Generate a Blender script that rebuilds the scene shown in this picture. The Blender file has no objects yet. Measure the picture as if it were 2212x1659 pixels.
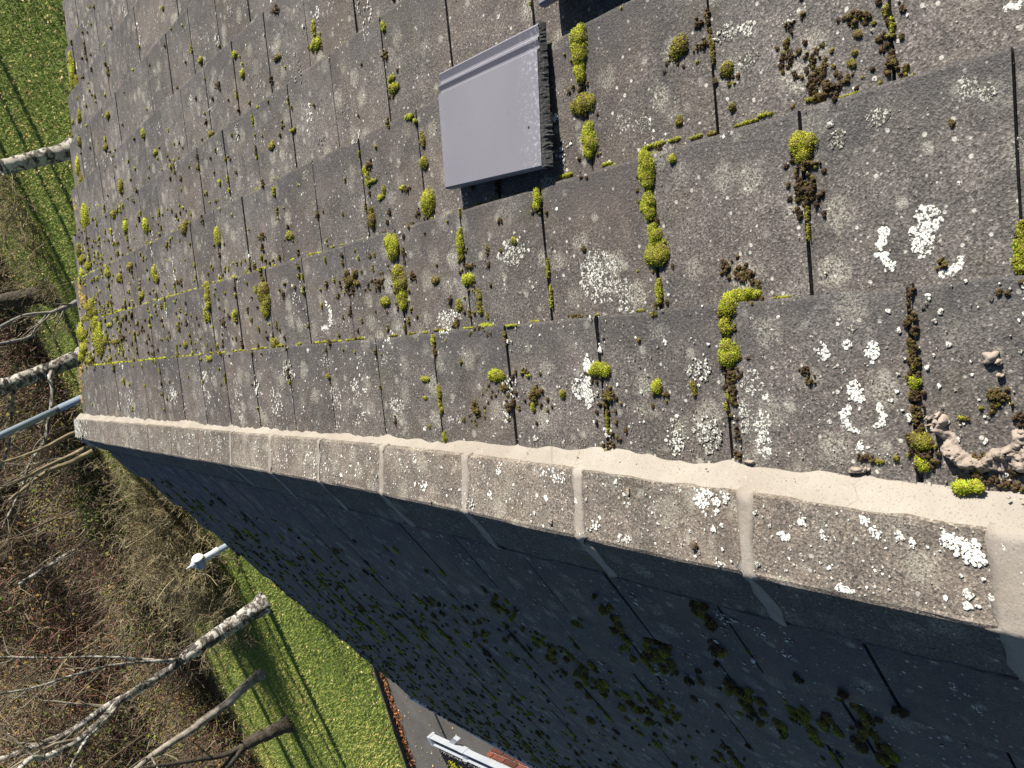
import bpy, math, random
import numpy as np
from mathutils import Vector, Matrix

random.seed(7)
rng = np.random.default_rng(7)
R_ = math.radians
scene = bpy.context.scene

# ------------------------------------------------------------------ camera
CAM = np.array([0.8080, 0.0, 0.9945])
CR = np.array([[-0.32176457, 0.91135539, 0.25670786],
               [-0.63166124, -0.00465068, -0.77523058],
               [-0.7053167, -0.41159413, 0.57716429]])
FPX, CX, CY = 1726.65, 1106.0, 829.5          # the photograph measured at 2212 x 1659
cam_d = bpy.data.cameras.new('camera')
cam = bpy.data.objects.new('camera', cam_d)
scene.collection.objects.link(cam)
M4 = Matrix.Identity(4)
for i in range(3):
    for j in range(3):
        M4[i][j] = CR[i][j]
    M4[i][3] = CAM[i]
cam.matrix_world = M4
cam_d.sensor_width = 36.0
cam_d.lens = 36.0 * FPX / 2212.0
cam_d.clip_start = 0.02
cam_d.clip_end = 1000
scene.camera = cam

# ------------------------------------------------------------------ sky, sun, exposure
SUN_EL = R_(17.0)
SUN_DIR = Vector((math.cos(SUN_EL), 0.03, math.sin(SUN_EL))).normalized()   # towards the sun
world = bpy.data.worlds.new("World")
scene.world = world
world.use_nodes = True
nt = world.node_tree
bg = nt.nodes['Background']
sky = nt.nodes.new('ShaderNodeTexSky')
sky.sky_type = 'NISHITA'
sky.sun_disc = False
sky.sun_elevation = SUN_EL
sky.sun_rotation = R_(90 - 2)
sky.air_density = 1.0
sky.dust_density = 0.3
sky.ozone_density = 2.2
nt.links.new(sky.outputs[0], bg.inputs[0])
bg.inputs[1].default_value = 0.050
sl = bpy.data.lights.new('sun', 'SUN')
sl.energy = 5.0
sl.angle = R_(0.5)
sl.color = (1.0, 0.94, 0.85)
sun = bpy.data.objects.new('sun', sl)
scene.collection.objects.link(sun)
sun.rotation_euler = (-SUN_DIR).to_track_quat('-Z', 'Y').to_euler()
scene.view_settings.view_transform = 'Standard'
scene.view_settings.look = 'None'
scene.view_settings.gamma = 1.0
scene.view_settings.exposure = 0.95
scene.view_settings.use_curve_mapping = False

# ------------------------------------------------------------------ measuring
P1, P2 = R_(20.41), R_(22.13)                  # pitch of the sunny and of the shaded slope
GZ = -3.75                                     # ground level, the ridge is z = 0

def ray(x, y):
    return CR @ np.array([(x - CX) / FPX, -(y - CY) / FPX, -1.0])

def at_z(x, y, z=GZ):
    d = ray(x, y)
    return CAM + d * ((z - CAM[2]) / d[2])

def at_y(x, y, Y):
    d = ray(x, y)
    return CAM + d * (Y / d[1])

def pitch(side):
    return P1 if side > 0 else P2

def on_roof(x, y, side=1, lift=0.0):
    p = pitch(side)
    n = np.array([side * math.sin(p), 0, math.cos(p)])
    d = ray(x, y)
    P = CAM + d * ((lift - n @ CAM) / (n @ d))
    return float(P[0] * side * math.cos(p) - P[2] * math.sin(p)), float(P[1])

def roof(s, y, side=1, lift=0.0):
    p = pitch(side)
    return np.array([side * s * math.cos(p) + side * lift * math.sin(p), y, -s * math.sin(p) + lift * math.cos(p)])

def roof_v(s, y, side, lift):
    p = pitch(side)
    return np.stack([side * s * math.cos(p) + side * lift * math.sin(p), y + 0 * s, -s * math.sin(p) + lift * math.cos(p)], axis=-1)

S0 = {1: 0.477, -1: 0.474}
GAUGE = 0.3035
WID = 0.32
NC = 11

def lift_at(s, side):
    """height of the tile faces above the tail plane: every tile rises 18 mm towards its tail"""
    u = np.mod(S0[side] - np.asarray(s), GAUGE)
    return -0.018 * u / GAUGE

# ------------------------------------------------------------------ object helpers
COL = scene.collection

def link(o, parent=None):
    COL.objects.link(o)
    if parent is not None:
        o.parent = parent
    return o

def tag(o, label=None, cat=None, group=None, kind=None):
    if label: o['label'] = label
    if cat: o['category'] = cat
    if group: o['group'] = group
    if kind: o['kind'] = kind
    return o

def empty(name, loc=(0, 0, 0)):
    o = bpy.data.objects.new(name, None)
    o.location = loc
    o.empty_display_size = 0.1
    return link(o)

class MB:
    def __init__(self):
        self.v = []; self.f = []; self.m = []
    def add(self, vs, fs, mi=0):
        o = len(self.v)
        self.v += [tuple(map(float, p)) for p in vs]
        self.f += [tuple(i + o for i in f) for f in fs]
        self.m += [mi] * len(fs)
    def box(self, c, size, rot=None):
        x, y, z = [k / 2 for k in size]
        vs = [Vector((a * x, b * y, d * z)) for a in (-1, 1) for b in (-1, 1) for d in (-1, 1)]
        if rot is not None:
            vs = [rot @ v for v in vs]
        self.add([v + Vector(c) for v in vs],
                 [(0, 1, 3, 2), (4, 6, 7, 5), (0, 4, 5, 1), (2, 3, 7, 6), (0, 2, 6, 4), (1, 5, 7, 3)])
    def tube(self, pts, rad, n=12, cap=True):
        pts = [Vector(p) for p in pts]
        rings = []
        up = Vector((0.31, 0.2, 0.93))
        for i, p in enumerate(pts):
            d = (pts[min(i + 1, len(pts) - 1)] - pts[max(i - 1, 0)]).normalized()
            a = d.cross(up)
            if a.length < 1e-3: a = d.cross(Vector((1, 0, 0)))
            a.normalize(); b = d.cross(a)
            r = rad[i] if hasattr(rad, '__len__') else rad
            rings.append([p + (a * math.cos(2 * math.pi * k / n) + b * math.sin(2 * math.pi * k / n)) * r for k in range(n)])
        vs = [q for r in rings for q in r]
        fs = []
        for i in range(len(pts) - 1):
            for k in range(n):
                fs.append((i * n + k, i * n + (k + 1) % n, (i + 1) * n + (k + 1) % n, (i + 1) * n + k))
        if cap:
            fs.append(tuple(range(n))[::-1]); fs.append(tuple((len(pts) - 1) * n + k for k in range(n)))
        self.add(vs, fs)
    def build(self, name, mat, parent=None, smooth=False, bevel=0):
        me = bpy.data.meshes.new(name)
        me.from_pydata(self.v, [], self.f)
        for k in (mat if isinstance(mat, (list, tuple)) else [mat]):
            me.materials.append(k)
        if any(self.m):
            me.polygons.foreach_set('material_index', self.m)
        if smooth:
            me.polygons.foreach_set('use_smooth', [True] * len(me.polygons))
        me.update()
        o = link(bpy.data.objects.new(name, me), parent)
        if bevel:
            b = o.modifiers.new('bevel', 'BEVEL'); b.width = bevel; b.segments = 2; b.limit_method = 'ANGLE'
        return o

def tri_mesh(name, V, T, mat, parent=None, tone=None, smooth=False):
    """fast mesh out of arrays; tone is one number per vertex, read by the material as the growth's own colour"""
    me = bpy.data.meshes.new(name)
    V = np.asarray(V, np.float32).reshape(-1, 3); T = np.asarray(T, np.int32)
    k = T.shape[1]
    me.vertices.add(len(V)); me.vertices.foreach_set('co', V.ravel())
    me.loops.add(T.size); me.loops.foreach_set('vertex_index', T.ravel())
    me.polygons.add(len(T))
    me.polygons.foreach_set('loop_start', np.arange(0, T.size, k, dtype=np.int32))
    me.polygons.foreach_set('loop_total', np.full(len(T), k, dtype=np.int32))
    if smooth:
        me.polygons.foreach_set('use_smooth', np.ones(len(T), bool))
    if tone is not None:
        a = me.attributes.new('tone', 'FLOAT', 'POINT')
        a.data.foreach_set('value', np.asarray(tone, np.float32).ravel())
    me.materials.append(mat)
    me.update(calc_edges=True)
    return link(bpy.data.objects.new(name, me), parent)

# ------------------------------------------------------------------ material helpers
class NT:
    def __init__(self, name, rough=0.8, spec=0.5):
        self.m = bpy.data.materials.new(name)
        self.m.use_nodes = True
        self.t = self.m.node_tree
        self.b = self.t.nodes['Principled BSDF']
        self.b.inputs['Roughness'].default_value = rough
        self.b.inputs['Specular IOR Level'].default_value = spec
        g = self.t.nodes.new('ShaderNodeNewGeometry')
        self.pos = g.outputs['Position']
    def n(self, typ, **kw):
        nd = self.t.nodes.new(typ)
        for k, v in kw.items():
            if k.startswith('_'): setattr(nd, k[1:], v)
        return nd
    def l(self, a, b):
        if hasattr(a, 'is_linked') or hasattr(a, 'links'):
            self.t.links.new(a, b)
        else:
            b.default_value = a
    def noise(self, scale, detail=4, rough=0.55, vec=None, dist=0.0):
        nd = self.n('ShaderNodeTexNoise')
        nd.inputs['Scale'].default_value = scale; nd.inputs['Detail'].default_value = detail
        nd.inputs['Roughness'].default_value = rough; nd.inputs['Distortion'].default_value = dist
        self.l(vec or self.pos, nd.inputs['Vector'])
        return nd.outputs['Fac']
    def voro(self, scale, feature='F1', out='Distance', vec=None, rnd=1.0):
        nd = self.n('ShaderNodeTexVoronoi'); nd.feature = feature
        nd.inputs['Scale'].default_value = scale; nd.inputs['Randomness'].default_value = rnd
        self.l(vec or self.pos, nd.inputs['Vector'])
        return nd.outputs[out]
    def ramp(self, fac, stops):
        nd = self.n('ShaderNodeValToRGB')
        cr = nd.color_ramp
        while len(cr.elements) < len(stops): cr.elements.new(0.5)
        for e, (p, c) in zip(cr.elements, stops):
            e.position = p; e.color = (c, c, c, 1) if isinstance(c, (int, float)) else (*c, 1)
        self.l(fac, nd.inputs[0])
        return nd.outputs[0]
    def mix(self, fac, a, b, mode='MIX'):
        nd = self.n('ShaderNodeMix'); nd.data_type = 'RGBA'; nd.blend_type = mode
        for s, v in ((nd.inputs[0], fac), (nd.inputs[6], a), (nd.inputs[7], b)):
            if isinstance(v, tuple): s.default_value = (*v, 1)
            elif isinstance(v, (int, float)): s.default_value = v
            else: self.t.links.new(v, s)
        return nd.outputs[2]
    def math(self, op, a, b=0.0, c=None):
        nd = self.n('ShaderNodeMath'); nd.operation = op
        for s, v in zip(nd.inputs, (a, b, c)):
            if v is None: continue
            if isinstance(v, (int, float)): s.default_value = v
            else: self.t.links.new(v, s)
        return nd.outputs[0]
    def bump(self, h, strength=0.5, dist=0.01, prev=None):
        nd = self.n('ShaderNodeBump')
        nd.inputs['Strength'].default_value = strength; nd.inputs['Distance'].default_value = dist
        self.l(h, nd.inputs['Height'])
        if prev is not None: self.t.links.new(prev, nd.inputs['Normal'])
        return nd.outputs[0]
    def vscale(self, sc):
        nd = self.n('ShaderNodeVectorMath'); nd.operation = 'MULTIPLY'
        self.t.links.new(self.pos, nd.inputs[0]); nd.inputs[1].default_value = sc
        return nd.outputs[0]
    def attr(self, name='tone'):
        nd = self.n('ShaderNodeAttribute'); nd.attribute_name = name
        return nd.outputs['Fac']
    def objrand(self):
        return self.n('ShaderNodeObjectInfo').outputs['Random']
    def done(self, col=None, nrm=None, rough=None):
        if col is not None:
            if isinstance(col, tuple): self.b.inputs['Base Color'].default_value = (*col, 1)
            else: self.t.links.new(col, self.b.inputs['Base Color'])
        if nrm is not None: self.t.links.new(nrm, self.b.inputs['Normal'])
        if rough is not None: self.t.links.new(rough, self.b.inputs['Roughness'])
        return self.m

def tile_material(name, lichen, algae, warm, film=True, r0=0.66):
    """weathered granular concrete: grit, stains, crustose lichen film"""
    k = NT(name, 0.78, 0.45)
    big = k.noise(2.3, 3, 0.6)
    mid = k.noise(14, 5, 0.6)
    base = k.ramp(mid, [(0.28, tuple(c * 0.62 for c in warm)), (0.55, warm), (0.78, tuple(c * 1.45 for c in warm))])
    stain = k.ramp(big, [(0.38, 0.0), (0.62, 1.0)])
    base = k.mix(k.math('MULTIPLY', stain, 0.45), base, (0.075, 0.060, 0.050))
    dark = k.ramp(k.noise(7.3, 6, 0.7), [(0.55, 0.0), (0.70, 1.0)])
    base = k.mix(k.math('MULTIPLY', dark, 0.55), base, (0.035, 0.034, 0.038))
    rnd = k.objrand()
    base = k.mix(1.0, base, k.ramp(rnd, [(0.0, 0.80), (0.5, 1.0), (1.0, 1.18)]), 'MULTIPLY')
    # sand grains 2 to 4 mm
    gv = k.voro(330, out='Color')
    grain = k.ramp(gv, [(0.05, 0.55), (0.40, 0.88), (0.66, 1.15), (0.84, 1.7), (1.0, 3.2)])
    base = k.mix(1.0, base, grain, 'MULTIPLY')
    pores = k.ramp(k.noise(210, 2, 0.5), [(0.36, 0.45), (0.50, 1.0)])
    base = k.mix(1.0, base, pores, 'MULTIPLY')
    # thin greyish lichen film in speckled patches
    wob = k.noise(60, 3, 0.6)
    patch = k.math('ADD', k.voro(11, out='Distance'), k.math('MULTIPLY', wob, 0.42))
    pm = k.ramp(patch, [(0.42, 1.0), (0.58, 0.0)])
    zone = k.ramp(k.noise(3.1, 2, 0.5), [(0.42 - 0.1 * lichen, 0.0), (0.54, 1.0)])
    speck = k.ramp(k.noise(260, 3, 0.65), [(0.45, 0.0), (0.58, 1.0)])
    pm = k.math('MULTIPLY', k.math('MULTIPLY', pm, zone), speck)
    dust = k.ramp(k.noise(1.7, 4, 0.7), [(0.50, 0.0), (0.66, 1.0)])
    base = k.mix(k.math('MULTIPLY', dust, 0.35), base, (0.145, 0.105, 0.078))
    base = k.mix(k.math('MULTIPLY', pm, 0.75 * lichen), base, (0.42, 0.40, 0.33))
    # scattered little thalli
    d2 = k.voro(52, out='Distance')
    c2 = k.voro(52, out='Color')
    sel = k.ramp(c2, [(0.80 - 0.12 * lichen, 0.0), (0.82 - 0.12 * lichen, 1.0)])
    dm = k.math('MULTIPLY', k.ramp(k.math('ADD', d2, k.math('MULTIPLY', wob, 0.18)), [(0.24, 1.0), (0.30, 0.0)]), sel)
    base = k.mix(k.math('MULTIPLY', dm, 0.85 * lichen), base, (0.50, 0.49, 0.44))
    d4 = k.voro(25, out='Distance'); c4 = k.voro(25, out='Color')
    dm4 = k.math('MULTIPLY', k.ramp(k.math('ADD', d4, k.math('MULTIPLY', k.noise(90, 4, 0.7), 0.30)), [(0.30, 1.0), (0.46, 0.0)]), k.ramp(c4, [(0.66, 0.0), (0.70, 1.0)]))
    dm4 = k.math('MULTIPLY', dm4, k.ramp(k.noise(330, 3, 0.6), [(0.38, 0.15), (0.56, 1.0)]))
    base = k.mix(k.math('MULTIPLY', dm4, 0.70 * lichen), base, (0.40, 0.385, 0.33))
    d3 = k.voro(150, out='Distance'); c3 = k.voro(150, out='Color')
    dm3 = k.math('MULTIPLY', k.ramp(d3, [(0.26, 1.0), (0.34, 0.0)]), k.ramp(c3, [(0.86, 0.0), (0.88, 1.0)]))
    base = k.mix(k.math('MULTIPLY', dm3, 0.8), base, (0.46, 0.44, 0.40))
    # black weathering film near each tile's tail and a paler worn head
    tc = k.n('ShaderNodeTexCoord'); sx = k.n('ShaderNodeSeparateXYZ'); k.t.links.new(tc.outputs['Object'], sx.inputs[0])
    tl = k.math('ADD', sx.outputs['X'], k.math('MULTIPLY', k.math('SUBTRACT', k.noise(6.5, 4, 0.7), 0.5), 0.30))
    tm = k.ramp(k.math('ADD', tl, 0.5), [(0.37, 0.0), (0.50, 1.0), (0.60, 0.8)])
    if film: base = k.mix(k.math('MULTIPLY', tm, 0.50), base, (0.048, 0.046, 0.050))
    # olive algae
    al = k.ramp(k.noise(5.2, 5, 0.65), [(0.58, 0.0), (0.74, 1.0)])
    base = k.mix(k.math('MULTIPLY', al, algae), base, (0.075, 0.070, 0.022))
    h1 = k.bump(k.voro(330, out='Distance'), 0.38, 0.0020)
    h2 = k.bump(mid, 0.35, 0.006, h1)
    h3 = k.bump(k.noise(160, 3, 0.6), 0.4, 0.003, h2)
    return k.done(base, h3, k.ramp(mid, [(0.3, r0), (0.7, r0 + 0.22)]))

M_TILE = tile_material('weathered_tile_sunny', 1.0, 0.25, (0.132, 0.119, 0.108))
M_TILE_PAINTED_SH = tile_material('weathered_tile_painted_shade', 0.85, 0.45, (0.037, 0.037, 0.054), True, 0.5)  # base darkened and blued to imitate skylit shade; algae and lichen are growth
M_RIDGE_PAINTED_SH = tile_material('weathered_ridge_painted_shade', 0.6, 1.0, (0.090, 0.084, 0.078), False)  # ridge base darkened to deepen its shaded side; the olive algae is growth
M_RIDGE = tile_material('weathered_ridge', 0.7, 0.30, (0.215, 0.186, 0.154), False)

def mortar_material():
    k = NT('fresh_mortar', 0.72, 0.35)
    n = k.noise(9, 4, 0.6)
    c = k.ramp(n, [(0.25, (0.235, 0.210, 0.180)), (0.6, (0.290, 0.260, 0.224)), (0.85, (0.34, 0.31, 0.27))])
    sp = k.ramp(k.noise(300, 2, 0.5), [(0.28, 0.65), (0.42, 1.0)])
    c = k.mix(1.0, c, sp, 'MULTIPLY')
    fl = k.ramp(k.noise(140, 2, 0.5), [(0.68, 0.0), (0.75, 1.0)])
    c = k.mix(k.math('MULTIPLY', fl, 0.6), c, (0.42, 0.38, 0.32))
    b = k.bump(k.noise(45, 6, 0.65), 0.5, 0.005)
    b = k.bump(k.noise(400, 2, 0.5), 0.25, 0.0012, b)
    st = k.ramp(k.noise(3.3, 6, 0.7), [(0.50, 0.0), (0.72, 0.6)])
    c = k.mix(st, c, (0.19, 0.155, 0.125))
    ck = k.math('MULTIPLY', k.ramp(k.voro(9, feature='DISTANCE_TO_EDGE'), [(0.0, 1.0), (0.012, 0.0)]), k.ramp(k.noise(4, 2, 0.5), [(0.52, 0.0), (0.58, 1.0)]))
    c = k.mix(k.math('MULTIPLY', ck, 0.6), c, (0.09, 0.07, 0.055))
    # trowel strokes
    w = k.n('ShaderNodeTexWave'); w.inputs['Scale'].default_value = 3.2; w.inputs['Distortion'].default_value = 7; w.inputs['Detail'].default_value = 2
    w.bands_direction = 'Y'
    k.t.links.new(k.pos, w.inputs['Vector'])
    b = k.bump(w.outputs['Fac'], 0.40, 0.004, b)
    return k.done(c, b)
M_MORTAR = mortar_material()

def lump_material():
    k = NT('set_mortar_lump', 0.85, 0.3)
    c = k.ramp(k.noise(30, 5, 0.65), [(0.3, (0.24, 0.195, 0.16)), (0.6, (0.34, 0.285, 0.24)), (0.8, (0.42, 0.37, 0.32))])
    b = k.bump(k.noise(110, 6, 0.7), 0.8, 0.004)
    return k.done(c, b)
M_LUMP = lump_material()

def lichen_material(name, a, b_):
    k = NT(name, 0.9, 0.2)
    t = k.attr()
    c = k.mix(t, a, b_)
    k.b.inputs['Specular IOR Level'].default_value = 0.1
    thr = k.math('MULTIPLY_ADD', t, -0.16, 0.56)
    cov = k.math('MULTIPLY', k.math('SUBTRACT', k.noise(260, 4, 0.7), thr), 14.0)
    cov = k.math('MINIMUM', k.math('MAXIMUM', cov, 0.0), 1.0)
    c = k.mix(cov, (0.085, 0.078, 0.070), c)
    return k.done(c, k.bump(k.noise(300, 4, 0.7), 0.7, 0.0015))
M_LICHEN = lichen_material('white_lichen', (0.34, 0.335, 0.27), (0.74, 0.73, 0.68))
M_ORANGE = lichen_material('orange_lichen', (0.62, 0.36, 0.02), (0.75, 0.50, 0.05))

def moss_material():
    k = NT('cushion_moss', 0.85, 0.25)
    t = k.attr()
    c = k.ramp(t, [(0.0, (0.022, 0.014, 0.010)), (0.25, (0.085, 0.052, 0.026)), (0.45, (0.13, 0.115, 0.022)),
                   (0.62, (0.24, 0.24, 0.014)), (0.82, (0.42, 0.44, 0.020)), (1.0, (0.30, 0.52, 0.03))])
    c = k.mix(1.0, c, k.ramp(k.noise(240, 2, 0.5), [(0.3, 0.7), (0.7, 1.2)]), 'MULTIPLY')
    k.b.inputs['Subsurface Weight'].default_value = 0.0
    return k.done(c)
M_MOSS = moss_material()

def simple(name, c1, c2, scale=20, rough=0.6, bump=0.2, bd=0.003, spec=0.5, metallic=0.0):
    k = NT(name, rough, spec)
    k.b.inputs['Metallic'].default_value = metallic
    n = k.noise(scale, 5, 0.6)
    return k.done(k.ramp(n, [(0.3, c1), (0.7, c2)]), k.bump(k.noise(scale * 4, 4, 0.6), bump, bd))

def new_tile_material():
    k = NT('new_grey_tile', 0.55, 0.5)
    c = k.ramp(k.noise(5, 3, 0.5), [(0.3, (0.160, 0.157, 0.184)), (0.7, (0.180, 0.176, 0.205))])
    pit = k.ramp(k.noise(170, 2, 0.5), [(0.20, 0.35), (0.27, 1.0)])
    c = k.mix(1.0, c, pit, 'MULTIPLY')
    # efflorescence along the broken edge and the tail edge
    tc = k.n('ShaderNodeTexCoord'); sp = k.n('ShaderNodeSeparateXYZ'); k.t.links.new(tc.outputs['Object'], sp.inputs[0])
    e1 = k.ramp(k.math('ADD', sp.outputs['Y'], k.math('MULTIPLY', k.noise(26, 6, 0.75), 0.09)), [(0.045, 1.0), (0.12, 0.0)])
    e2 = k.ramp(k.math('SUBTRACT', sp.outputs['Y'], k.math('MULTIPLY', k.noise(30, 6, 0.75), 0.05)), [(0.315, 0.0), (0.345, 1.0)])
    sc = k.ramp(k.noise(120, 5, 0.7), [(0.52, 0.0), (0.70, 1.0)])
    m = k.math('MULTIPLY', k.math('ADD', e1, k.math('MULTIPLY', e2, 0.5)), sc)
    c = k.mix(k.math('MULTIPLY', m, 0.7), c, (0.55, 0.55, 0.56))
    return k.done(c, k.bump(k.noise(230, 3, 0.6), 0.12, 0.001))
M_NEW = new_tile_material()
M_RAW = simple('broken_tile_edge', (0.02, 0.02, 0.022), (0.10, 0.10, 0.10), 160, 0.9, 1.0, 0.006)
M_DECK = simple('roof_deck', (0.012, 0.010, 0.009), (0.03, 0.022, 0.018), 40, 0.95, 0.5, 0.004)
M_WHITE = simple('white_plastic', (0.42, 0.45, 0.49), (0.50, 0.52, 0.55), 6, 0.35, 0.05, 0.002)
M_WALL = simple('wall_brick', (0.20, 0.075, 0.05), (0.30, 0.13, 0.085), 14, 0.85, 0.5, 0.004)
M_PIER = simple('pointing', (0.30, 0.26, 0.22), (0.42, 0.38, 0.33), 40, 0.9, 0.5, 0.003)
M_PAVER = None
M_GUTTER = simple('aged_gutter', (0.25, 0.275, 0.31), (0.31, 0.33, 0.36), 6, 0.45, 0.05, 0.002)
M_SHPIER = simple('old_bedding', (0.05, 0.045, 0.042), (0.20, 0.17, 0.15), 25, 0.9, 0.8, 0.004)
M_POLE = simple('galvanised_paint', (0.20, 0.25, 0.31), (0.27, 0.32, 0.38), 5, 0.45, 0.03, 0.002)
M_FELT = simple('felt', (0.006, 0.007, 0.010), (0.018, 0.018, 0.022), 22, 0.95, 0.8, 0.006, spec=0.1)
M_DIRT = simple('grit', (0.06, 0.035, 0.02), (0.13, 0.09, 0.06), 60, 0.95, 0.8, 0.004)
M_GLASS = simple('lamp_lens', (0.80, 0.80, 0.78), (0.86, 0.86, 0.84), 6, 0.3, 0.02, 0.002)

# ================================================================== GROUND
def ground_material():
    k = NT('lawn_and_wood_floor', 0.9, 0.2)
    sep = k.n('ShaderNodeSeparateXYZ'); k.t.links.new(k.pos, sep.inputs[0])
    g1 = k.noise(1.1, 5, 0.65); g2 = k.noise(9, 5, 0.7)
    grass = k.ramp(g2, [(0.25, (0.070, 0.105, 0.020)), (0.5, (0.15, 0.21, 0.035)), (0.75, (0.23, 0.29, 0.06))])
    dry = k.ramp(g2, [(0.3, (0.05, 0.038, 0.02)), (0.6, (0.13, 0.10, 0.05)), (0.8, (0.22, 0.17, 0.08))])
    grass = k.mix(k.ramp(g1, [(0.56, 0.0), (0.72, 0.55)]), grass, dry)
    wood = k.ramp(k.noise(5, 6, 0.75), [(0.3, (0.022, 0.016, 0.010)), (0.5, (0.065, 0.045, 0.026)), (0.62, (0.11, 0.08, 0.03)), (0.8, (0.07, 0.09, 0.025))])
    yy = k.math('ADD', sep.outputs['Y'], k.math('MULTIPLY', k.noise(0.5, 4, 0.6), 4.0))
    edge = k.ramp(k.math('DIVIDE', yy, 60), [(29.6 / 60, 0.0), (30.8 / 60, 1.0)])
    c = k.mix(edge, grass, wood)
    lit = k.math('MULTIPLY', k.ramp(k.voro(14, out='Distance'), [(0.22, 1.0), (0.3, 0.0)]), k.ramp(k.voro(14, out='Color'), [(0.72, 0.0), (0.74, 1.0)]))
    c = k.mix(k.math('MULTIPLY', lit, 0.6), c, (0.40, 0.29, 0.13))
    return k.done(c, k.bump(k.noise(14, 6, 0.75), 0.6, 0.04))
mb = MB()
mb.add([(-300, -300, GZ), (300, -300, GZ), (300, 500, GZ), (-300, 500, GZ)], [(0, 1, 2, 3)])
tag(mb.build('ground', ground_material()), kind='structure')

def tarmac_material():
    k = NT('tarmac', 0.85, 0.35)
    c = k.ramp(k.noise(1.6, 5, 0.6), [(0.3, (0.12, 0.109, 0.096)), (0.7, (0.185, 0.168, 0.146))])
    c = k.mix(1.0, c, k.ramp(k.voro(120, out='Color'), [(0.1, 0.75), (0.9, 1.25)]), 'MULTIPLY')
    return k.done(c, k.bump(k.noise(90, 3, 0.6), 0.5, 0.006))
E1 = at_z(822, 1452); E2 = at_z(890, 1659)
ed = (E2 - E1); ed /= np.linalg.norm(ed)
EA = E1 - ed * 6.0; EB = E2 + ed * 26.0
en = np.array([-ed[1], ed[0], 0.0])
if en[1] > 0: en = -en                        # towards the house
mb = MB()
z0 = GZ + 0.004
mb.add([(EA[0], EA[1], z0), (EB[0], EB[1], z0), (EB[0], -12, z0), (EA[0], -12, z0)], [(0, 1, 2, 3)])
tag(mb.build('driveway', tarmac_material()), kind='structure')
# timber / concrete kerb between lawn and tarmac, in lengths
kerb = empty('kerb', (float(E1[0]), float(E1[1]), GZ))
tag(kerb, 'low dark kerb dividing the striped lawn from the tarmac drive', 'kerb')
M_KERB = simple('kerb_stone', (0.035, 0.030, 0.026), (0.10, 0.085, 0.07), 12, 0.9, 0.5, 0.01)
kl = 0.915
for i in range(24):
    a = E1 - ed * 2 + ed * kl * i - en * 0.02
    c = a + ed * (kl / 2)
    b = MB()
    b.box((0, 0, 0), (kl - 0.012, 0.06, 0.16))
    o = b.build('kerb_stone', M_KERB, bevel=0.008)
    o.rotation_euler = (0, 0, math.atan2(ed[1], ed[0]) + rng.normal(0, 0.006))
    o.parent = kerb
    o.location = Vector((c[0], c[1], GZ + 0.03)) - kerb.location

# ================================================================== HOUSE
house = empty('bungalow', (0, 3.2, GZ))
tag(house, 'bungalow whose low pitched roof of mossy concrete tiles fills the picture', 'house')
HOFF = -house.location

def hpart(o, name=None):
    o.parent = house
    o.location = o.location + HOFF
    return o

def y_end(s, side):
    if side > 0:
        return float(np.interp(s, [0, 0.15, 0.78, 1.7, 2.3, 2.9, 3.6], [6.52, 6.50, 6.36, 6.17, 6.06, 6.03, 6.02]))
    return float(np.interp(s, [0, 0.2, 0.5, 0.86, 3.6], [6.52, 6.48, 6.28, 6.15, 6.15]))

# deck under the tiles
for side, nm in ((1, 'sunny'), (-1, 'shaded')):
    mb = MB()
    pts = [roof(0, -0.6, side, -0.050), roof(0, 6.38, side, -0.050), roof(3.5, 5.93, side, -0.050), roof(3.5, -0.6, side, -0.050)]
    lo = [p + np.array([0, 0, -0.05]) for p in pts]
    mb.add(pts + lo, [(0, 1, 2, 3), (7, 6, 5, 4), (0, 4, 5, 1), (1, 5, 6, 2), (2, 6, 7, 3), (3, 7, 4, 0)])
    hpart(mb.build('roof_deck', M_DECK))
# walls
zeR = -3.3 * math.sin(P1) - 0.17; zeL = -3.3 * math.sin(P2) - 0.17
wx1, wx0 = 3.0, -2.95
def wall_box(x0, x1, y0, y1, z1):
    b = MB(); b.box(((x0 + x1) / 2, (y0 + y1) / 2, (GZ + z1) / 2), (x1 - x0, y1 - y0, z1 - GZ))
    return hpart(b.build('wall', M_WALL))
zl = -abs(wx0) * math.tan(P2) - 0.16; zr = -wx1 * math.tan(P1) - 0.16
wall_box(wx0, wx0 + 0.25, -6, 5.6, zl)
wall_box(wx1 - 0.25, wx1, -6, 5.6, zr)
b = MB()
g = [(wx0 + 0.252, GZ), (wx1 - 0.252, GZ), (wx1 - 0.252, zr + 0.05), (0, -0.16), (wx0 + 0.252, zl + 0.05)]
b.add([(x, 5.35, z) for x, z in g] + [(x, 5.60, z) for x, z in g],
      [(0, 1, 2, 3, 4), (9, 8, 7, 6, 5)] + [(i, i + 5, (i + 1) % 5 + 5, (i + 1) % 5) for i in range(5)])
hpart(b.build('wall', M_WALL))

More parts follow.
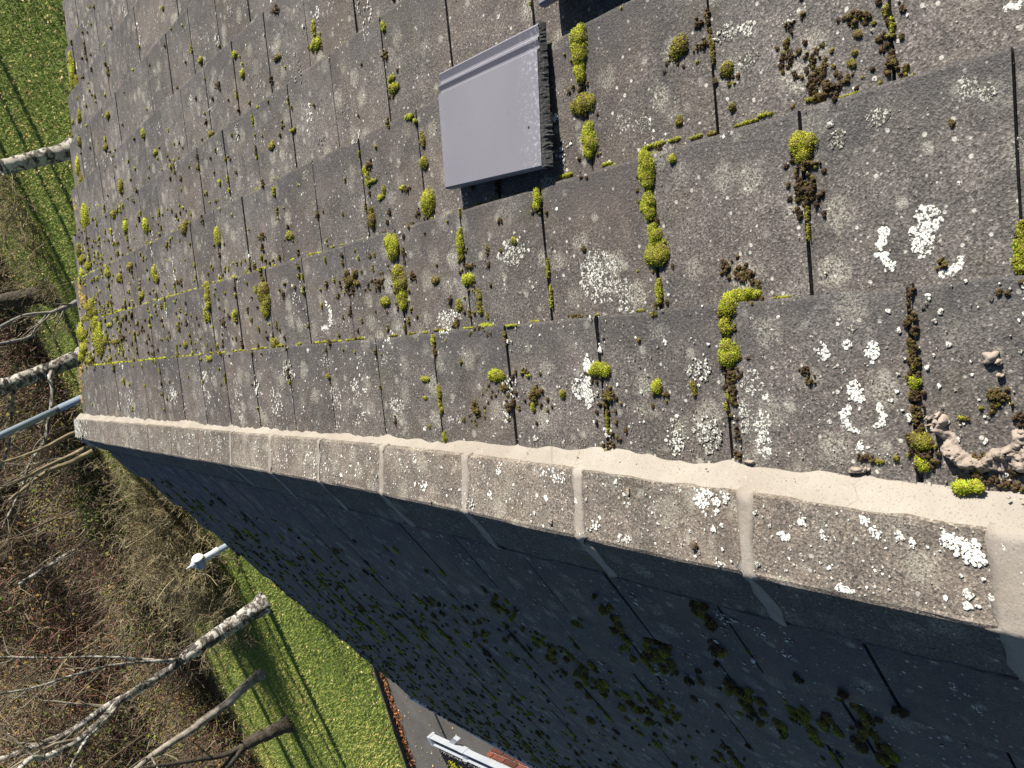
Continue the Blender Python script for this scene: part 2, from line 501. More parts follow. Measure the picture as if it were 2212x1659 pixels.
# ---- roof tiles (a dozen variants, shared between all the copies)
TL, TT = 0.385, 0.016
def tile_mesh(k, mat):
    """origin at the middle of the tail's top edge; +X downslope, +Y along the ridge, +Z off the roof"""
    r = random.Random(k)
    n = 8
    ys = np.linspace(-0.5, 0.5, n + 1) * (WID - 0.006 - r.random() * 0.003)
    xs = [-TL, -0.30, -0.15, -0.006, 0.0]
    top, bot = [], []
    tl = [r.gauss(0, 0.0009) for _ in ys]
    for i, x in enumerate(xs):
        row = []
        for j, y in enumerate(ys):
            yy = y + (r.gauss(0, 0.0011) if j in (0, n) else 0)
            z = (0.018 / GAUGE) * x + (-0.0012 if i == 4 else 0) + (-0.0025 if j in (0, n) else 0)
            row.append((x + (tl[j] if i >= 3 else 0), yy, z))
        top.append(row)
    vs = [v for row in top for v in row]
    fs = []
    w = n + 1
    for i in range(4):
        for j in range(n):
            fs.append((i * w + j, (i + 1) * w + j, (i + 1) * w + j + 1, i * w + j + 1))
    # skirt
    rim = [i * w for i in range(5)] + [4 * w + j for j in range(1, n + 1)] + [i * w + n for i in range(3, -1, -1)] + [j for j in range(n - 1, 0, -1)]
    o = len(vs)
    for q in rim:
        x, y, z = vs[q]; vs.append((x * 0.998, y, z - TT))
    L = len(rim)
    for i in range(L):
        fs.append((rim[i], o + i, o + (i + 1) % L, rim[(i + 1) % L]))
    # interlock lip, lower than the face
    y1 = ys[-1]; x0, x1 = -TL + 0.02, -0.004
    o = len(vs)
    for x in (x0, x1):
        for y in (y1 - 0.004, y1 + 0.022):
            vs.append((x, y, (0.018 / GAUGE) * x - 0.0125)); 
    fs.append((o, o + 2, o + 3, o + 1))
    me = bpy.data.meshes.new('roof_tile')
    me.from_pydata(vs, [], fs)
    me.materials.append(mat)
    me.update()
    return me
TM = {1: [tile_mesh(k, M_TILE) for k in range(8)], -1: [tile_mesh(50 + k, M_TILE_PAINTED_SH) for k in range(8)]}

# joints measured on the first courses, regular beyond
def joints(side, c):
    if side > 0:
        first = [0.549, 0.884, 1.202, 1.510, 1.828, 2.140, 2.469, 2.793, 3.129, 3.455, 3.772, 4.093, 4.408] if c == 0 else None
        second = [0.400, 0.715, 1.038, 1.36, 1.668, 1.990, 2.30] if c == 1 else None
        L = first or second
        base = 0.565 if c % 2 == 0 else 0.402
        if L is None: L = [base + WID * 0]
        L = [L[0] - WID * i for i in (3, 2, 1)] + list(L)
        while L[-1] < 7: L.append(L[-1] + WID)
        return L
    base = 0.725 if c % 2 == 0 else 0.565
    L = [base - WID * i for i in (4, 3, 2, 1)] + [base]
    while L[-1] < 7: L.append(L[-1] + WID)
    return L
JO = {(sd, c): joints(sd, c) for sd in (1, -1) for c in range(NC)}
tiles = []
for side in (1, -1):
    for c in range(NC):
        s = S0[side] + GAUGE * c
        J = JO[(side, c)]
        ye = y_end(s - 0.15, side)
        for a, bb in zip(J[:-1], J[1:]):
            if a > ye - 0.06: continue
            if bb > ye - 0.05: bb = ye
            tiles.append((side, c, s, a, bb, bb == ye))
def slope_rot(side):
    p = pitch(side)
    xa = Vector((side * math.cos(p), 0, -math.sin(p))); za = Vector((side * math.sin(p), 0, math.cos(p)))
    ya = za.cross(xa)
    return Matrix((xa, ya, za)).transposed(), ya.y
SR = {s: slope_rot(s) for s in (1, -1)}
def in_view(P):
    v = CR.T @ (P - CAM)
    if v[2] >= -0.05: return 0
    x = CX + FPX * v[0] / -v[2]; y = CY - FPX * v[1] / -v[2]
    return 1.0 if (-150 < x < 2500 and -250 < y < 1950) else 0.0
def tile_size(t):
    side, c, s, a, bb, e = t
    P = roof(s - 0.15, (a + bb) / 2, side)
    d = CAM - P; L = np.linalg.norm(d)
    n = np.array([side * math.sin(pitch(side)), 0, math.cos(pitch(side))])
    return -in_view(P) * (bb - a) * abs(n @ d / L) / L ** 2
tiles.sort(key=tile_size)
rest = {1: MB(), -1: MB()}
for i, t in enumerate(tiles):
    side, c, s, a, bb, end = t
    r = random.Random(i * 31 + 5)
    me = TM[side][r.randrange(8)]
    rot, ysign = SR[side]
    w = (bb - a)
    mat4 = Matrix.Translation(Vector(roof(s + r.gauss(0, 0.0012), (a + bb) / 2, side, r.gauss(0, 0.0008)))) @ rot.to_4x4() \
        @ Matrix.Rotation(r.gauss(0, 0.0025), 4, 'Z') @ Matrix.Rotation(r.gauss(0, 0.003), 4, 'X') @ Matrix.Diagonal((1, w / WID, 1, 1))
    if i < 300:
        o = link(bpy.data.objects.new('roof_tile', me), house)
        o.matrix_local = Matrix.Translation(HOFF) @ mat4
    else:
        rest[side].add([mat4 @ v.co for v in me.vertices], [tuple(p.vertices) for p in me.polygons])
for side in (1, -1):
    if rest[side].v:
        tag(hpart(rest[side].build('roof_tile', M_TILE if side > 0 else M_TILE_PAINTED_SH)), kind='stuff')

# verge mortar under the far end of the courses
mb = MB()
for side in (1, -1):
    for c in range(NC):
        s1 = S0[side] + GAUGE * c; s0 = s1 - GAUGE
        e = y_end(s1 - 0.15, side) - 0.012
        q = [roof(max(s0, 0.0), e, side, -0.034), roof(s1 - 0.01, e, side, -0.017), roof(s1 - 0.01, e, side, -0.075), roof(max(s0, 0.0), e, side, -0.075)]
        q2 = [p + np.array([0, -0.2, 0]) for p in q]
        mb.add(q + q2, [(0, 1, 2, 3), (7, 6, 5, 4), (0, 4, 5, 1), (1, 5, 6, 2), (2, 6, 7, 3), (3, 7, 4, 0)])
hpart(mb.build('verge_mortar', M_PIER))

# ---- ridge tiles
APEX_Z = 0.030
def apex_x(y):
    return float(np.interp(y, [0.3, 1.0, 1.7, 2.2, 2.9, 4.8, 5.6, 6.6], [0.003, 0.010, 0.020, 0.025, 0.021, -0.010, -0.020, -0.024]))
def ridge_edge(y, side):                       # slope distance of the ridge tile's lower edge
    if side > 0:
        return float(np.interp(y, [0.3, 0.45, 0.83, 1.25, 1.7, 2.5, 3.3, 4.2, 6.6], [0.126, 0.130, 0.139, 0.147, 0.152, 0.150, 0.138, 0.131, 0.100]))
    return float(np.interp(y, [0.3, 0.45, 0.85, 1.3, 1.84, 3, 6.6], [0.142, 0.136, 0.142, 0.120, 0.121, 0.12, 0.12]))
RL = 0.4205
rj = [0.412 + RL * k for k in range(-2, 15)]
def ridge_profile(y, grow=0.0, thick=0.016):
    """points over the ridge from the sunny edge to the shaded edge, at station y"""
    ax = apex_x(y)
    A = np.array([ax, APEX_Z + grow])
    eS = roof(ridge_edge(y, 1) + grow, y, 1, 0.026 + grow); eL = roof(ridge_edge(y, -1) + grow, y, -1, 0.022 + grow)
    S = np.array([eS[0], eS[2]]); L = np.array([eL[0], eL[2]])
    out = []
    for t in (0, 0.12, 0.35, 0.6, 0.82, 0.93):
        out.append(S + (A - S) * t)
    # rounded apex
    out.append(A + (S - A) * 0.03 + np.array([0, 0.0008])); out.append(A + (L - A) * 0.03 + np.array([0, 0.0008]))
    for t in (0.93, 0.82, 0.6, 0.35, 0.12, 0):
        out.append(L + (A - L) * t)
    return out
def ridge_piece(y0, y1, mat, grow=0.0, nseg=6, jit=0.0006, name='ridge_tile', ragged=0.0, smooth=False, seed=0, t0=0, t1=14):
    rr = random.Random(seed)
    mb = MB()
    ys = np.linspace(y0, y1, nseg + 1)
    n = t1 - t0
    rows = []
    for i, y in enumerate(ys):
        pr = ridge_profile(float(y), grow)[t0:t1]
        row = []
        for j, p in enumerate(pr):
            yy = y + (rr.gauss(0, ragged) if i in (0, nseg) else 0)
            row.append((p[0] + rr.gauss(0, jit), yy, p[1] + rr.gauss(0, jit) - (0.002 if i in (0, nseg) else 0)))
        rows.append(row)
    vs = [v for r in rows for v in r]
    fs = [(i * n + j, (i + 1) * n + j, (i + 1) * n + j + 1, i * n + j + 1) for i in range(nseg) for j in range(n - 1)]
    rim = [j for j in range(n)] + [i * n + n - 1 for i in range(1, nseg + 1)] + [nseg * n + j for j in range(n - 2, -1, -1)] + [i * n for i in range(nseg - 1, 0, -1)]
    o = len(vs)
    for q in rim:
        x, y, z = vs[q]; vs.append((x, y, z - 0.016 - grow))
    L = len(rim)
    for i in range(L):
        fs.append((rim[i], rim[(i + 1) % L], o + (i + 1) % L, o + i))
    mb.add(vs, [f[::-1] for f in fs])
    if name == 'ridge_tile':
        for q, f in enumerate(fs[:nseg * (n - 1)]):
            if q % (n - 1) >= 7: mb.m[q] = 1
        mat = [mat, M_RIDGE_PAINTED_SH]
    return hpart(mb.build(name, mat, smooth=smooth))
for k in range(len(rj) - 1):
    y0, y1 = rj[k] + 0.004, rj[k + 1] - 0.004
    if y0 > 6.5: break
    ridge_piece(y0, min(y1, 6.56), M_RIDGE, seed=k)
# mortar pointing across the joints: fresh and wide on the near ones
for k, yj in enumerate(rj[:-1]):
    if yj > 6.4: continue
    if yj < 3.0:
        wd = [0.024, 0.02, 0.034, 0.016, 0.017, 0.016, 0.014, 0.013][min(k, 7)]
        ridge_piece(yj - wd, yj + wd * 0.8, M_MORTAR, grow=0.0022, nseg=4, jit=0.0011, name='joint_mortar', ragged=0.0055, smooth=True, seed=k + 70)
    elif yj < 3.4:
        ridge_piece(yj - 0.010, yj + 0.010, M_MORTAR, grow=0.0015, nseg=3, jit=0.0006, name='joint_mortar', ragged=0.002, seed=k + 70)
    else:
        ridge_piece(yj - 0.0045, yj + 0.0045, M_PIER, grow=-0.003, nseg=2, jit=0.0004, name='joint_mortar', seed=k + 70)

# ---- mortar bedding: a trowelled fillet along both sides of the ridge
def fillet(side, lo_pts, name='mortar_bedding', mat=M_MORTAR):
    ny, nx = 420, 9
    ys = np.linspace(-0.3, 6.55, ny)
    nz = [np.interp(ys, np.linspace(-0.3, 6.6, 260), rng.normal(0, 1, 260)) for _ in range(3)]
    nf = [np.interp(ys, np.linspace(-0.3, 6.6, 60), rng.normal(0, 1, 60)) for _ in range(3)]
    V = []
    for i, y in enumerate(ys):
        hi = ridge_edge(y, side) - (0.011 if side > 0 else 0.004) + (0.0022 * nz[0][i] + 0.0022 * nf[0][i])
        lo = float(np.interp(y, *lo_pts)) + 0.0034 * nz[1][i] + 0.0045 * nf[1][i]
        for j in range(nx):
            t = j / (nx - 1)
            s = hi + (lo - hi) * t
            lf = 0.0315 * (1 - t) ** 1.25 + (-0.0185) * t ** 0.9 + 0.0015 * math.sin(t * math.pi) + (0.0006 * nz[2][i]) * math.sin(t * math.pi)
            if j == 0: lf = 0.0215
            if j == nx - 1: lf -= 0.006
            V.append(roof(s, y, side, lf))
    T = []
    for i in range(ny - 1):
        for j in range(nx - 1):
            a = i * nx + j
            T.append((a, a + 1, a + nx + 1, a + nx) if side > 0 else (a, a + nx, a + nx + 1, a + 1))
    return hpart(tri_mesh(name, V, T, mat, smooth=True))
fillet(1, ([-0.3, 0.35, 0.65, 0.9, 1.13, 1.6, 2.2, 3.2, 4.5, 6.55], [0.178, 0.180, 0.181, 0.186, 0.188, 0.183, 0.176, 0.165, 0.155, 0.142]))
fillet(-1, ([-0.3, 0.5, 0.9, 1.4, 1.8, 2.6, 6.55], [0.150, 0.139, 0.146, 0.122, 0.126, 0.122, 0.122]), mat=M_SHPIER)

# ---- fascia and gutter along the shaded eaves
es = 3.53
xg = -es * math.cos(P2); zg = -es * math.sin(P2)
b = MB()
b.box((xg + 0.03, 2.9, zg - 0.13), (0.02, 6.4, 0.18)); hpart(b.build('fascia', M_WHITE))
b = MB()
rg = 0.055
pr = [(-math.cos(a) * rg, -math.sin(a) * rg) for a in np.linspace(0, math.pi, 9)]
vs = []
for y in (-0.3, 6.22):
    vs += [(xg - 0.035 + x, y, zg - 0.028 + z) for x, z in pr] + [(xg - 0.035 + x * 0.92, y, zg - 0.028 + z * 0.92) for x, z in pr]
n = 9
fs = []
for j in range(n - 1):
    fs.append((j, j + 1, 2 * n + j + 1, 2 * n + j)); fs.append((n + j, 2 * n + n + j, 2 * n + n + j + 1, n + j + 1))
fs.append((0, 2 * n, 3 * n, n)); fs.append((n - 1, 2 * n - 1, 4 * n - 1, 3 * n - 1))
fs.append(tuple(range(n))); fs.append(tuple(2 * n + j for j in range(n)))
b.add(vs, fs); hpart(b.build('gutter', simple('eaves_gutter', (0.62, 0.64, 0.66), (0.86, 0.86, 0.86), 30, 0.4, 0.05, 0.002)))
M_DB = M_DIRT
b = MB()
for _ in range(420):
    b.box((xg - 0.035 + rng.uniform(-0.04, 0.04), rng.uniform(0, 6.2), zg - 0.045 + rng.uniform(0, 0.02)), tuple(rng.uniform(0.008, 0.03, 3)), Matrix.Rotation(rng.uniform(0, 3), 3, 'Z') @ Matrix.Rotation(rng.uniform(0, 3), 3, 'X'))
tag(hpart(b.build('gutter_litter', M_DB)), kind='stuff')
b = MB()
xg2 = es * math.cos(P1); zg2 = -es * math.sin(P1)
b.box((xg2 - 0.02, 2.9, zg2 - 0.13), (0.02, 6.4, 0.18)); hpart(b.build('fascia', M_WHITE))

# ================================================================== MOSS AND LICHEN
def frame(side):
    p = pitch(side)
    return (np.array([side * math.cos(p), 0, -math.sin(p)]), np.array([0, 1.0, 0]), np.array([side * math.sin(p), 0, math.cos(p)]))

def moss_clump(s, y, side, a, b, h, tone, bright=0.12, dens=1.0, base_lift=None):
    """a lumpy cushion: low domes below, hundreds of little leafy spikes on them. returns V, T, tone"""
    fx, fy, fz = frame(side)
    lf = float(lift_at(s, side)) if base_lift is None else base_lift
    C = roof(s, y, side, lf)
    dist = np.linalg.norm(C - CAM)
    asp = max(a, b) / max(0.003, min(a, b))
    nsub = int(np.clip(round(2.8 * asp + 2), 3, 18))
    brown = tone < 0.5
    if brown: nsub = min(18, nsub * 2 + 2)
    subs = []
    for i in range(nsub):
        u = (-0.85 + 1.7 * (i + rng.uniform(0.2, 0.8)) / nsub) if asp > 1.5 else (rng.uniform(-0.6, 0.6) if i else 0)
        v = rng.normal(0, 0.2 if asp > 1.5 else 0.32) if i else 0
        if brown: u = float(np.clip(rng.normal(0, 0.5), -1.2, 1.2)); v = float(np.clip(rng.normal(0, 0.5), -1.2, 1.2))
        if a >= b:
            cu, cv = u * a, v * b
        else:
            cu, cv = v * a, u * b
        edge = 1 - 0.55 * abs(u)
        r = min(a, b) * (rng.uniform(0.2, 0.55) if brown else rng.uniform(0.68, 1.12) * math.sqrt(max(0.15, 1 - 0.85 * u * u)) / edge) * edge
        subs.append((cu, cv, max(r, 0.0025), h * rng.uniform(0.6, 1.1) * (0.55 + 0.45 * edge)))
    V, T, O = [], [], []
    nv = 0
    st0 = float(np.clip(tone, 0, 1))
    # domes
    for cu, cv, r, hh in subs:
        n1 = 9
        ang = np.linspace(0, 2 * np.pi, n1, endpoint=False)
        jr = rng.uniform(0.8, 1.2, n1)
        ring0 = np.stack([cu + np.cos(ang) * r * jr, cv + np.sin(ang) * r * jr, np.full(n1, -0.002)], 1)
        ring1 = np.stack([cu + np.cos(ang) * r * 0.72 * jr, cv + np.sin(ang) * r * 0.72 * jr, np.full(n1, hh * 0.62)], 1)
        vv = np.vstack([ring0, ring1, [[cu, cv, hh]]])
        V.append(vv); O.append(np.full(len(vv), st0 * 0.55) + rng.normal(0, 0.04, len(vv)))
        for i in range(n1):
            j = (i + 1) % n1
            T += [(nv + i, nv + j, nv + n1 + j), (nv + i, nv + n1 + j, nv + n1 + i), (nv + n1 + i, nv + n1 + j, nv + 2 * n1)]
        nv += len(vv)
    # spikes
    ts = max(0.0019, 0.00115 * dist)
    for cu, cv, r, hh in subs:
        k = int(np.clip(dens * 3.3 * (r / ts) ** 2 * 0.55, 4, 220))
        q = np.sqrt(rng.uniform(0, 1, k)) ; an = rng.uniform(0, 2 * np.pi, k)
        x = cu + np.cos(an) * q * r * 1.08; yv = cv + np.sin(an) * q * r * 1.08
        z = hh * np.sqrt(np.clip(1 - q ** 2, 0.0, 1)) * 0.92
        base = np.stack([x, yv, z], 1)
        out = np.stack([np.cos(an) * q, np.sin(an) * q, 0.75 * np.ones(k)], 1) + rng.normal(0, 0.45, (k, 3))
        out /= np.linalg.norm(out, axis=1)[:, None]
        t1 = np.cross(out, rng.normal(0, 1, (k, 3))); t1 /= np.linalg.norm(t1, axis=1)[:, None] + 1e-9
        t2 = np.cross(out, t1)
        hs = ts * rng.uniform(0.8, 1.9, k)[:, None]; ws = ts * rng.uniform(0.35, 0.62, k)[:, None]
        p0 = base - out * hs * 0.3
        tri = [p0 + t1 * ws, p0 - 0.5 * t1 * ws + 0.87 * t2 * ws, p0 - 0.5 * t1 * ws - 0.87 * t2 * ws, p0 + out * hs * 1.2]
        vv = np.stack(tri, 1).reshape(-1, 3)
        V.append(vv)
        tt = st0 + rng.normal(0, bright, k)
        oo = np.stack([tt * 0.75, tt * 0.75, tt * 0.75, tt + 0.06], 1).reshape(-1)
        O.append(oo)
        ii = nv + 4 * np.arange(k)
        T += list(zip(ii, ii + 1, ii + 3)) + list(zip(ii + 1, ii + 2, ii + 3)) + list(zip(ii + 2, ii, ii + 3))
        nv += len(vv)
    V = np.vstack(V); O = np.clip(np.concatenate(O), 0, 1)
    W = C + V[:, :1] * fx + V[:, 1:2] * fy + V[:, 2:3] * fz
    return W, np.array(T, np.int32), O

def join_parts(parts):
    V, T, O, n = [], [], [], 0
    for v, t, o in parts:
        V.append(v); T.append(t + n); O.append(o); n += len(v)
    return np.vstack(V), np.vstack(T), np.concatenate(O)

def px_size(x, y, w, h, side):
    """measure a patch: picture size -> size on the roof"""
    s0, y0 = on_roof(x, y, side)
    sa, _ = on_roof(x, y - h / 2, side); sb, _ = on_roof(x, y + h / 2, side)
    _, ya = on_roof(x - w / 2, y, side); _, yb = on_roof(x + w / 2, y, side)
    return s0, y0, abs(sa - sb) / 2, abs(ya - yb) / 2

G_MOSS = 'moss cushions growing on the sunny roof slope'
# notable cushions: x, y, width, height in the photograph, tone, label
BIG = [
 (1249, 92, 32, 72, .80, 'bright upright moss cushion, topmost of the chain in the joint right of the loose tile'),
 (1251, 158, 25, 52, .78, 'oval yellow-green moss cushion, second from the top in the joint right of the loose tile'),
 (1253, 226, 44, 42, .60, 'wide brown-tinged moss cushion, third in the joint chain right of the loose tile'),
 (1264, 302, 26, 82, .80, 'long spindle-shaped moss cushion, lowest in the joint chain right of the loose tile'),
 (1395, 368, 30, 84, .78, 'tall moss cushion at the top of a joint below the third course edge'),
 (1398, 442, 26, 60, .80, 'narrow moss cushion in the joint directly under the tall corner moss'),
 (1409, 505, 24, 50, .78, 'slim moss neck joining two cushions in the mossy second-course joint'),
 (1413, 545, 46, 56, .76, 'broad round moss cushion in the middle of the mossy second-course joint'),
 (1413, 628, 14, 60, .72, 'thin dark-edged moss strip at the foot of the mossy second-course joint'),
 (1461, 106, 38, 48, .55, 'brown and green round moss ball standing alone right of the joint chain'),
 (1566, 152, 28, 30, .50, 'small round brown-green moss ball beside a bare dark joint'),
 (1728, 322, 42, 62, .74, 'large square-shaped yellow moss patch on the joint of the third-course tiles'),
 (1737, 352, 46, 40, .42, 'dark brown half of the large moss patch, lying on its lower right'),
 (1834, 30, 40, 34, .35, 'round brown moss ball at the top edge of the photo throwing a clear shadow'),
 (1921, 138, 56, 36, .36, 'flat brown moss heap sitting on the third-course edge, top right'),
 (1592, 637, 84, 26, .84, 'bright green moss bar lying along the first-course edge at a tile corner'),
 (1568, 668, 32, 48, .76, 'upper moss cushion filling the joint below the bright green bar'),
 (1567, 706, 24, 40, .72, 'short yellow moss plug in the joint between two larger cushions'),
 (1573, 760, 36, 62, .84, 'leaf-shaped bright moss cushion lowest in the joint below the green bar'),
 (1972, 826, 22, 28, .88, 'small vivid green moss tuft in the brown crumbly joint of the first course'),
 (1985, 962, 36, 44, .62, 'straggly yellow-brown moss clump near the foot of the crumbly joint'),
 (1984, 1004, 24, 32, .86, 'bright moss tuft just above the mortar at the foot of the crumbly joint'),
 (2086, 1054, 66, 34, .95, 'vivid lime-green oval moss cushion resting against the mortar strip by the mortar spill'),
 (2150, 852, 46, 38, .40, 'brown moss heap with green tips on the nearest first-course tile'),
 (2195, 545, 40, 90, .84, 'large bright moss patch cut by the right edge of the photo'),
 (2197, 500, 22, 50, .70, 'moss strip leading into the patch at the right edge of the photo'),
 (1291, 799, 42, 30, .82, 'bean-shaped bright moss cushion beside a white lichen streak'),
 (1306, 856, 28, 28, .48, 'brown-green moss ball right below the bean-shaped cushion'),
 (1069, 812, 32, 28, .80, 'round yellow-green moss cushion on the sixth tile above the mortar'),
 (1413, 838, 20, 34, .86, 'small pointed emerald moss tuft alone in the middle of a first-course tile'),
 (1151, 851, 22, 34, .38, 'dark brown moss ball between two green cushions of the first course'),
 (1021, 883, 20, 30, .36, 'brown oval moss ball left of the white lichens near the mortar'),
 (1160, 430, 16, 48, .80, 'slim yellow moss spindle at the head of a bare second-course joint'),
 (992, 526, 13, 70, .76, 'thin long moss strip in the joint left of the bare second-course tile'),
 (1006, 601, 22, 24, .84, 'round bright moss bead at the lower end of a thin moss strip'),
 (849, 532, 24, 62, .78, 'pointed moss cushion hanging from the third-course edge on the joint'),
 (858, 600, 24, 62, .60, 'olive middle cushion of the long moss joint in the second course'),
 (863, 642, 16, 50, .72, 'tapering lower cushion of the long moss joint in the second course'),
 (757, 606, 44, 42, .38, 'brown scattered moss cluster left of the long moss joint'),
 (1038, 706, 32, 15, .86, 'low bright moss bump sitting on the first-course edge'),
 (915, 438, 26, 50, .78, 'moss cushion lower left of the loose tile, on the third-course joint'),
 (844, 190, 20, 26, .60, 'small moss cushion in the joint left of the long pale lichen'),
 (569, 648, 16, 70, .66, 'long olive moss bar across the far second-course tiles'),
 (675, 95, 20, 26, .76, 'small round moss cushion hanging in the upper left joint'),
 (210, 722, 18, 60, .72, 'yellowish moss bar near the far verge in the second course'),
 (180, 470, 13, 62, .70, 'long yellow moss bar in the verge joint, above the orange lichen'),
 (153, 150, 10, 88, .72, 'long narrow moss bar right on the far verge, near the top of the photo'),
]
CR_ = []
for (x, y, w, h, tone, lab) in BIG:
    s, yy, a, b_ = px_size(x, y, w, h, 1)
    hh = min(0.013, 0.42 * min(a, b_) + 0.003)
    v, t, o = moss_clump(s, yy, 1, a * 1.04, b_ * 1.05, hh, tone, base_lift=(-0.006 if (x, y) == (2086, 1054) else None), dens=1.7, bright=0.2)
    c = roof(s, yy, 1, float(lift_at(s, 1)))
    CR_.append((x, y, w, h, tone))
    ob = tri_mesh('moss_cushion', v - c, t, M_MOSS, tone=o)
    ob.location = c
    tag(ob, lab, 'moss', G_MOSS)

# smaller growth: x, y, w, h, tone
MID = [(1300,352,26,9,.85),(1210,378,32,11,.85),(1400,312,60,12,.82),(1445,300,30,9,.8),(1492,293,32,9,.8),(1525,286,18,12,.55),(1640,245,40,9,.8),(1600,262,62,10,.8),(1745,210,44,12,.75),
 (1510,95,30,20,.35),(1457,258,14,18,.6),(1452,345,15,22,.8),(1573,228,18,18,.5),(1737,405,40,34,.22),(1722,400,30,20,.25),(1737,460,10,40,.6),(1738,500,8,40,.8),(1524,40,8,60,.3),(1533,110,8,60,.6),(1530,90,6,80,.55),
 (1700,118,46,18,.3),(1742,120,34,22,.35),(1760,150,30,20,.45),(1775,190,60,42,.28),(1745,185,30,20,.3),(1760,205,40,16,.5),(1820,165,24,18,.4),(1830,135,20,16,.6),(1845,70,20,20,.5),(1838,110,14,14,.6),(1862,30,24,24,.3),(1905,20,14,30,.75),(1918,50,10,40,.8),(1913,75,22,12,.6),(1700,55,20,26,.2),(1728,30,10,12,.3),(1505,50,20,20,.3),
 (1966,640,18,50,.25),(1968,690,14,40,.3),(1972,775,16,40,.3),(1970,790,10,20,.6),(1975,872,20,60,.22),(1972,905,14,30,.4),(1955,946,22,22,.42),(1978,930,18,30,.35),(1990,985,24,20,.3),(2010,1000,20,14,.3),(1925,992,12,12,.6),(1890,1000,18,12,.7),(1875,998,18,10,.3),(1855,990,36,14,.2),
 (2025,572,28,30,.45),(2068,904,12,12,.85),(2080,905,12,8,.5),(2110,990,26,16,.4),(2125,1000,18,14,.35),(2135,1040,40,18,.25),(2160,1048,40,18,.3),(2185,1055,30,20,.35),(2100,1015,16,14,.7),(2095,1030,20,12,.3),(2195,905,40,26,.2),(1735,800,28,18,.22),(1745,822,24,20,.42),(1573,800,26,26,.25),(1578,845,12,60,.2),(1560,880,8,20,.8),(1583,930,10,50,.2),(1585,985,20,20,.3),(1560,570,26,26,.3),(1592,600,40,18,.3),(1610,590,18,22,.3),(1625,612,10,10,.5),
 (936,735,8,26,.82),(939,760,7,40,.4),(943,850,8,40,.7),(945,880,7,40,.75),(950,945,8,24,.75),(1128,803,16,12,.45),(1136,812,12,8,.8),(1210,852,14,16,.7),(1144,880,8,24,.8),(1093,878,22,26,.28),(1080,840,16,20,.4),(1303,910,6,60,.75),(1306,968,14,24,.35),(1297,980,8,14,.6),(1265,985,34,14,.4),(915,819,18,14,.82),(912,860,8,8,.8),(706,812,8,12,.6),(1180,640,6,60,.85),(1176,580,5,50,.8),(1028,650,12,60,.6),(1010,575,22,18,.4),(935,605,16,18,.5),(888,592,14,22,.35),(826,650,20,22,.7),(814,612,22,26,.3),(1105,703,30,6,.85),(790,385,10,36,.78),(786,365,8,20,.78),(801,390,18,10,.75),(816,425,16,14,.88),(795,470,14,50,.5),(862,405,10,12,.75),(870,410,16,14,.3),(910,300,9,40,.6),(909,350,14,24,.62),(896,262,8,12,.75),(884,252,16,14,.88),(828,60,10,30,.8),(828,120,12,24,.4),(840,170,14,18,.7),(672,60,8,36,.8),(596,20,18,18,.3),(582,315,14,18,.6),(593,125,16,14,.5),(628,280,12,10,.6),(519,160,9,20,.75),(506,118,8,14,.8),(427,130,7,18,.7),(470,185,12,16,.2),(448,640,10,60,.7),(442,680,6,30,.7),(567,630,20,40,.5),(585,740,14,20,.6),(505,680,10,20,.75),(480,700,8,24,.3),(395,745,8,14,.6),(620,510,16,18,.6),(560,510,14,20,.4),(450,290,10,18,.5),(332,330,10,12,.7),(310,290,6,20,.75),(232,250,8,18,.6),(224,318,8,18,.5),(257,400,10,30,.55),(268,490,8,26,.9),(310,488,9,30,.85),(244,463,10,18,.6),(400,495,12,30,.5),(468,512,10,40,.8),(452,775,14,10,.75),(590,748,30,8,.7),(700,738,40,6,.75),(160,175,6,40,.6),(168,250,6,30,.6),(172,305,6,20,.6),(165,365,8,50,.7),(170,395,9,30,.6),(168,540,8,30,.5),(175,560,14,18,.6),(185,575,12,20,.6),(172,590,8,20,.85),(190,660,18,30,.6),(180,690,20,20,.5),(195,675,16,24,.6),(175,720,14,40,.7),(178,750,14,30,.7),(172,770,12,20,.7),(188,780,14,14,.6),(205,700,14,30,.65),(232,590,10,20,.7),(255,600,10,18,.6),(280,575,10,18,.5),(330,590,10,30,.7),(335,602,10,18,.6),(300,640,8,14,.6),(236,702,12,10,.8),(225,735,10,20,.5),(260,730,20,14,.3),(245,738,18,10,.5)]
parts = []
for (x, y, w, h, tone) in MID:
    s, yy, a, b_ = px_size(x, y, w, h, 1)
    if yy > y_end(s, 1) - 0.02 or s < 0.15: continue
    parts.append(moss_clump(s, yy, 1, a, b_, min(0.013, 0.45 * min(a, b_) + 0.0035), tone, bright=0.16))

for (x, y, w, h, tone) in CR_:                # crumbs shed round the cushions
    for _ in range(9):
        s, yy = on_roof(x + rng.normal(0, w * 0.5), y + abs(rng.normal(0, h * 0.5)) + h * 0.1, 1)
        if s > 0.2 and yy < y_end(s, 1) - 0.03: parts.append(moss_clump(s, yy, 1, rng.uniform(0.0015, 0.004), rng.uniform(0.0015, 0.003), 0.003, rng.choice([0.15, 0.3, 0.6]), bright=0.14))
for c_ in range(7):                           # green seam along the tails of the upper courses
    for _ in range([80, 55, 34, 24, 16, 10, 8][c_]):
        y = 0.4 + 5.7 * rng.uniform() ** (0.75 if c_ == 0 else 1.0); s = S0[1] + GAUGE * c_ + rng.uniform(0.0015, 0.004)
        if y > y_end(s, 1) - 0.05: continue
        parts.append(moss_clump(s, y, 1, rng.uniform(0.0012, 0.003), rng.uniform(0.005, 0.024), 0.0035, rng.uniform(0.5, 0.85), bright=0.14, dens=0.8))
def joint_near(side, s, y):
    c = int(np.clip(math.ceil((s - S0[side]) / GAUGE), 0, NC - 1))
    J = JO[(side, c)]
    return min(J, key=lambda q: abs(q - y))

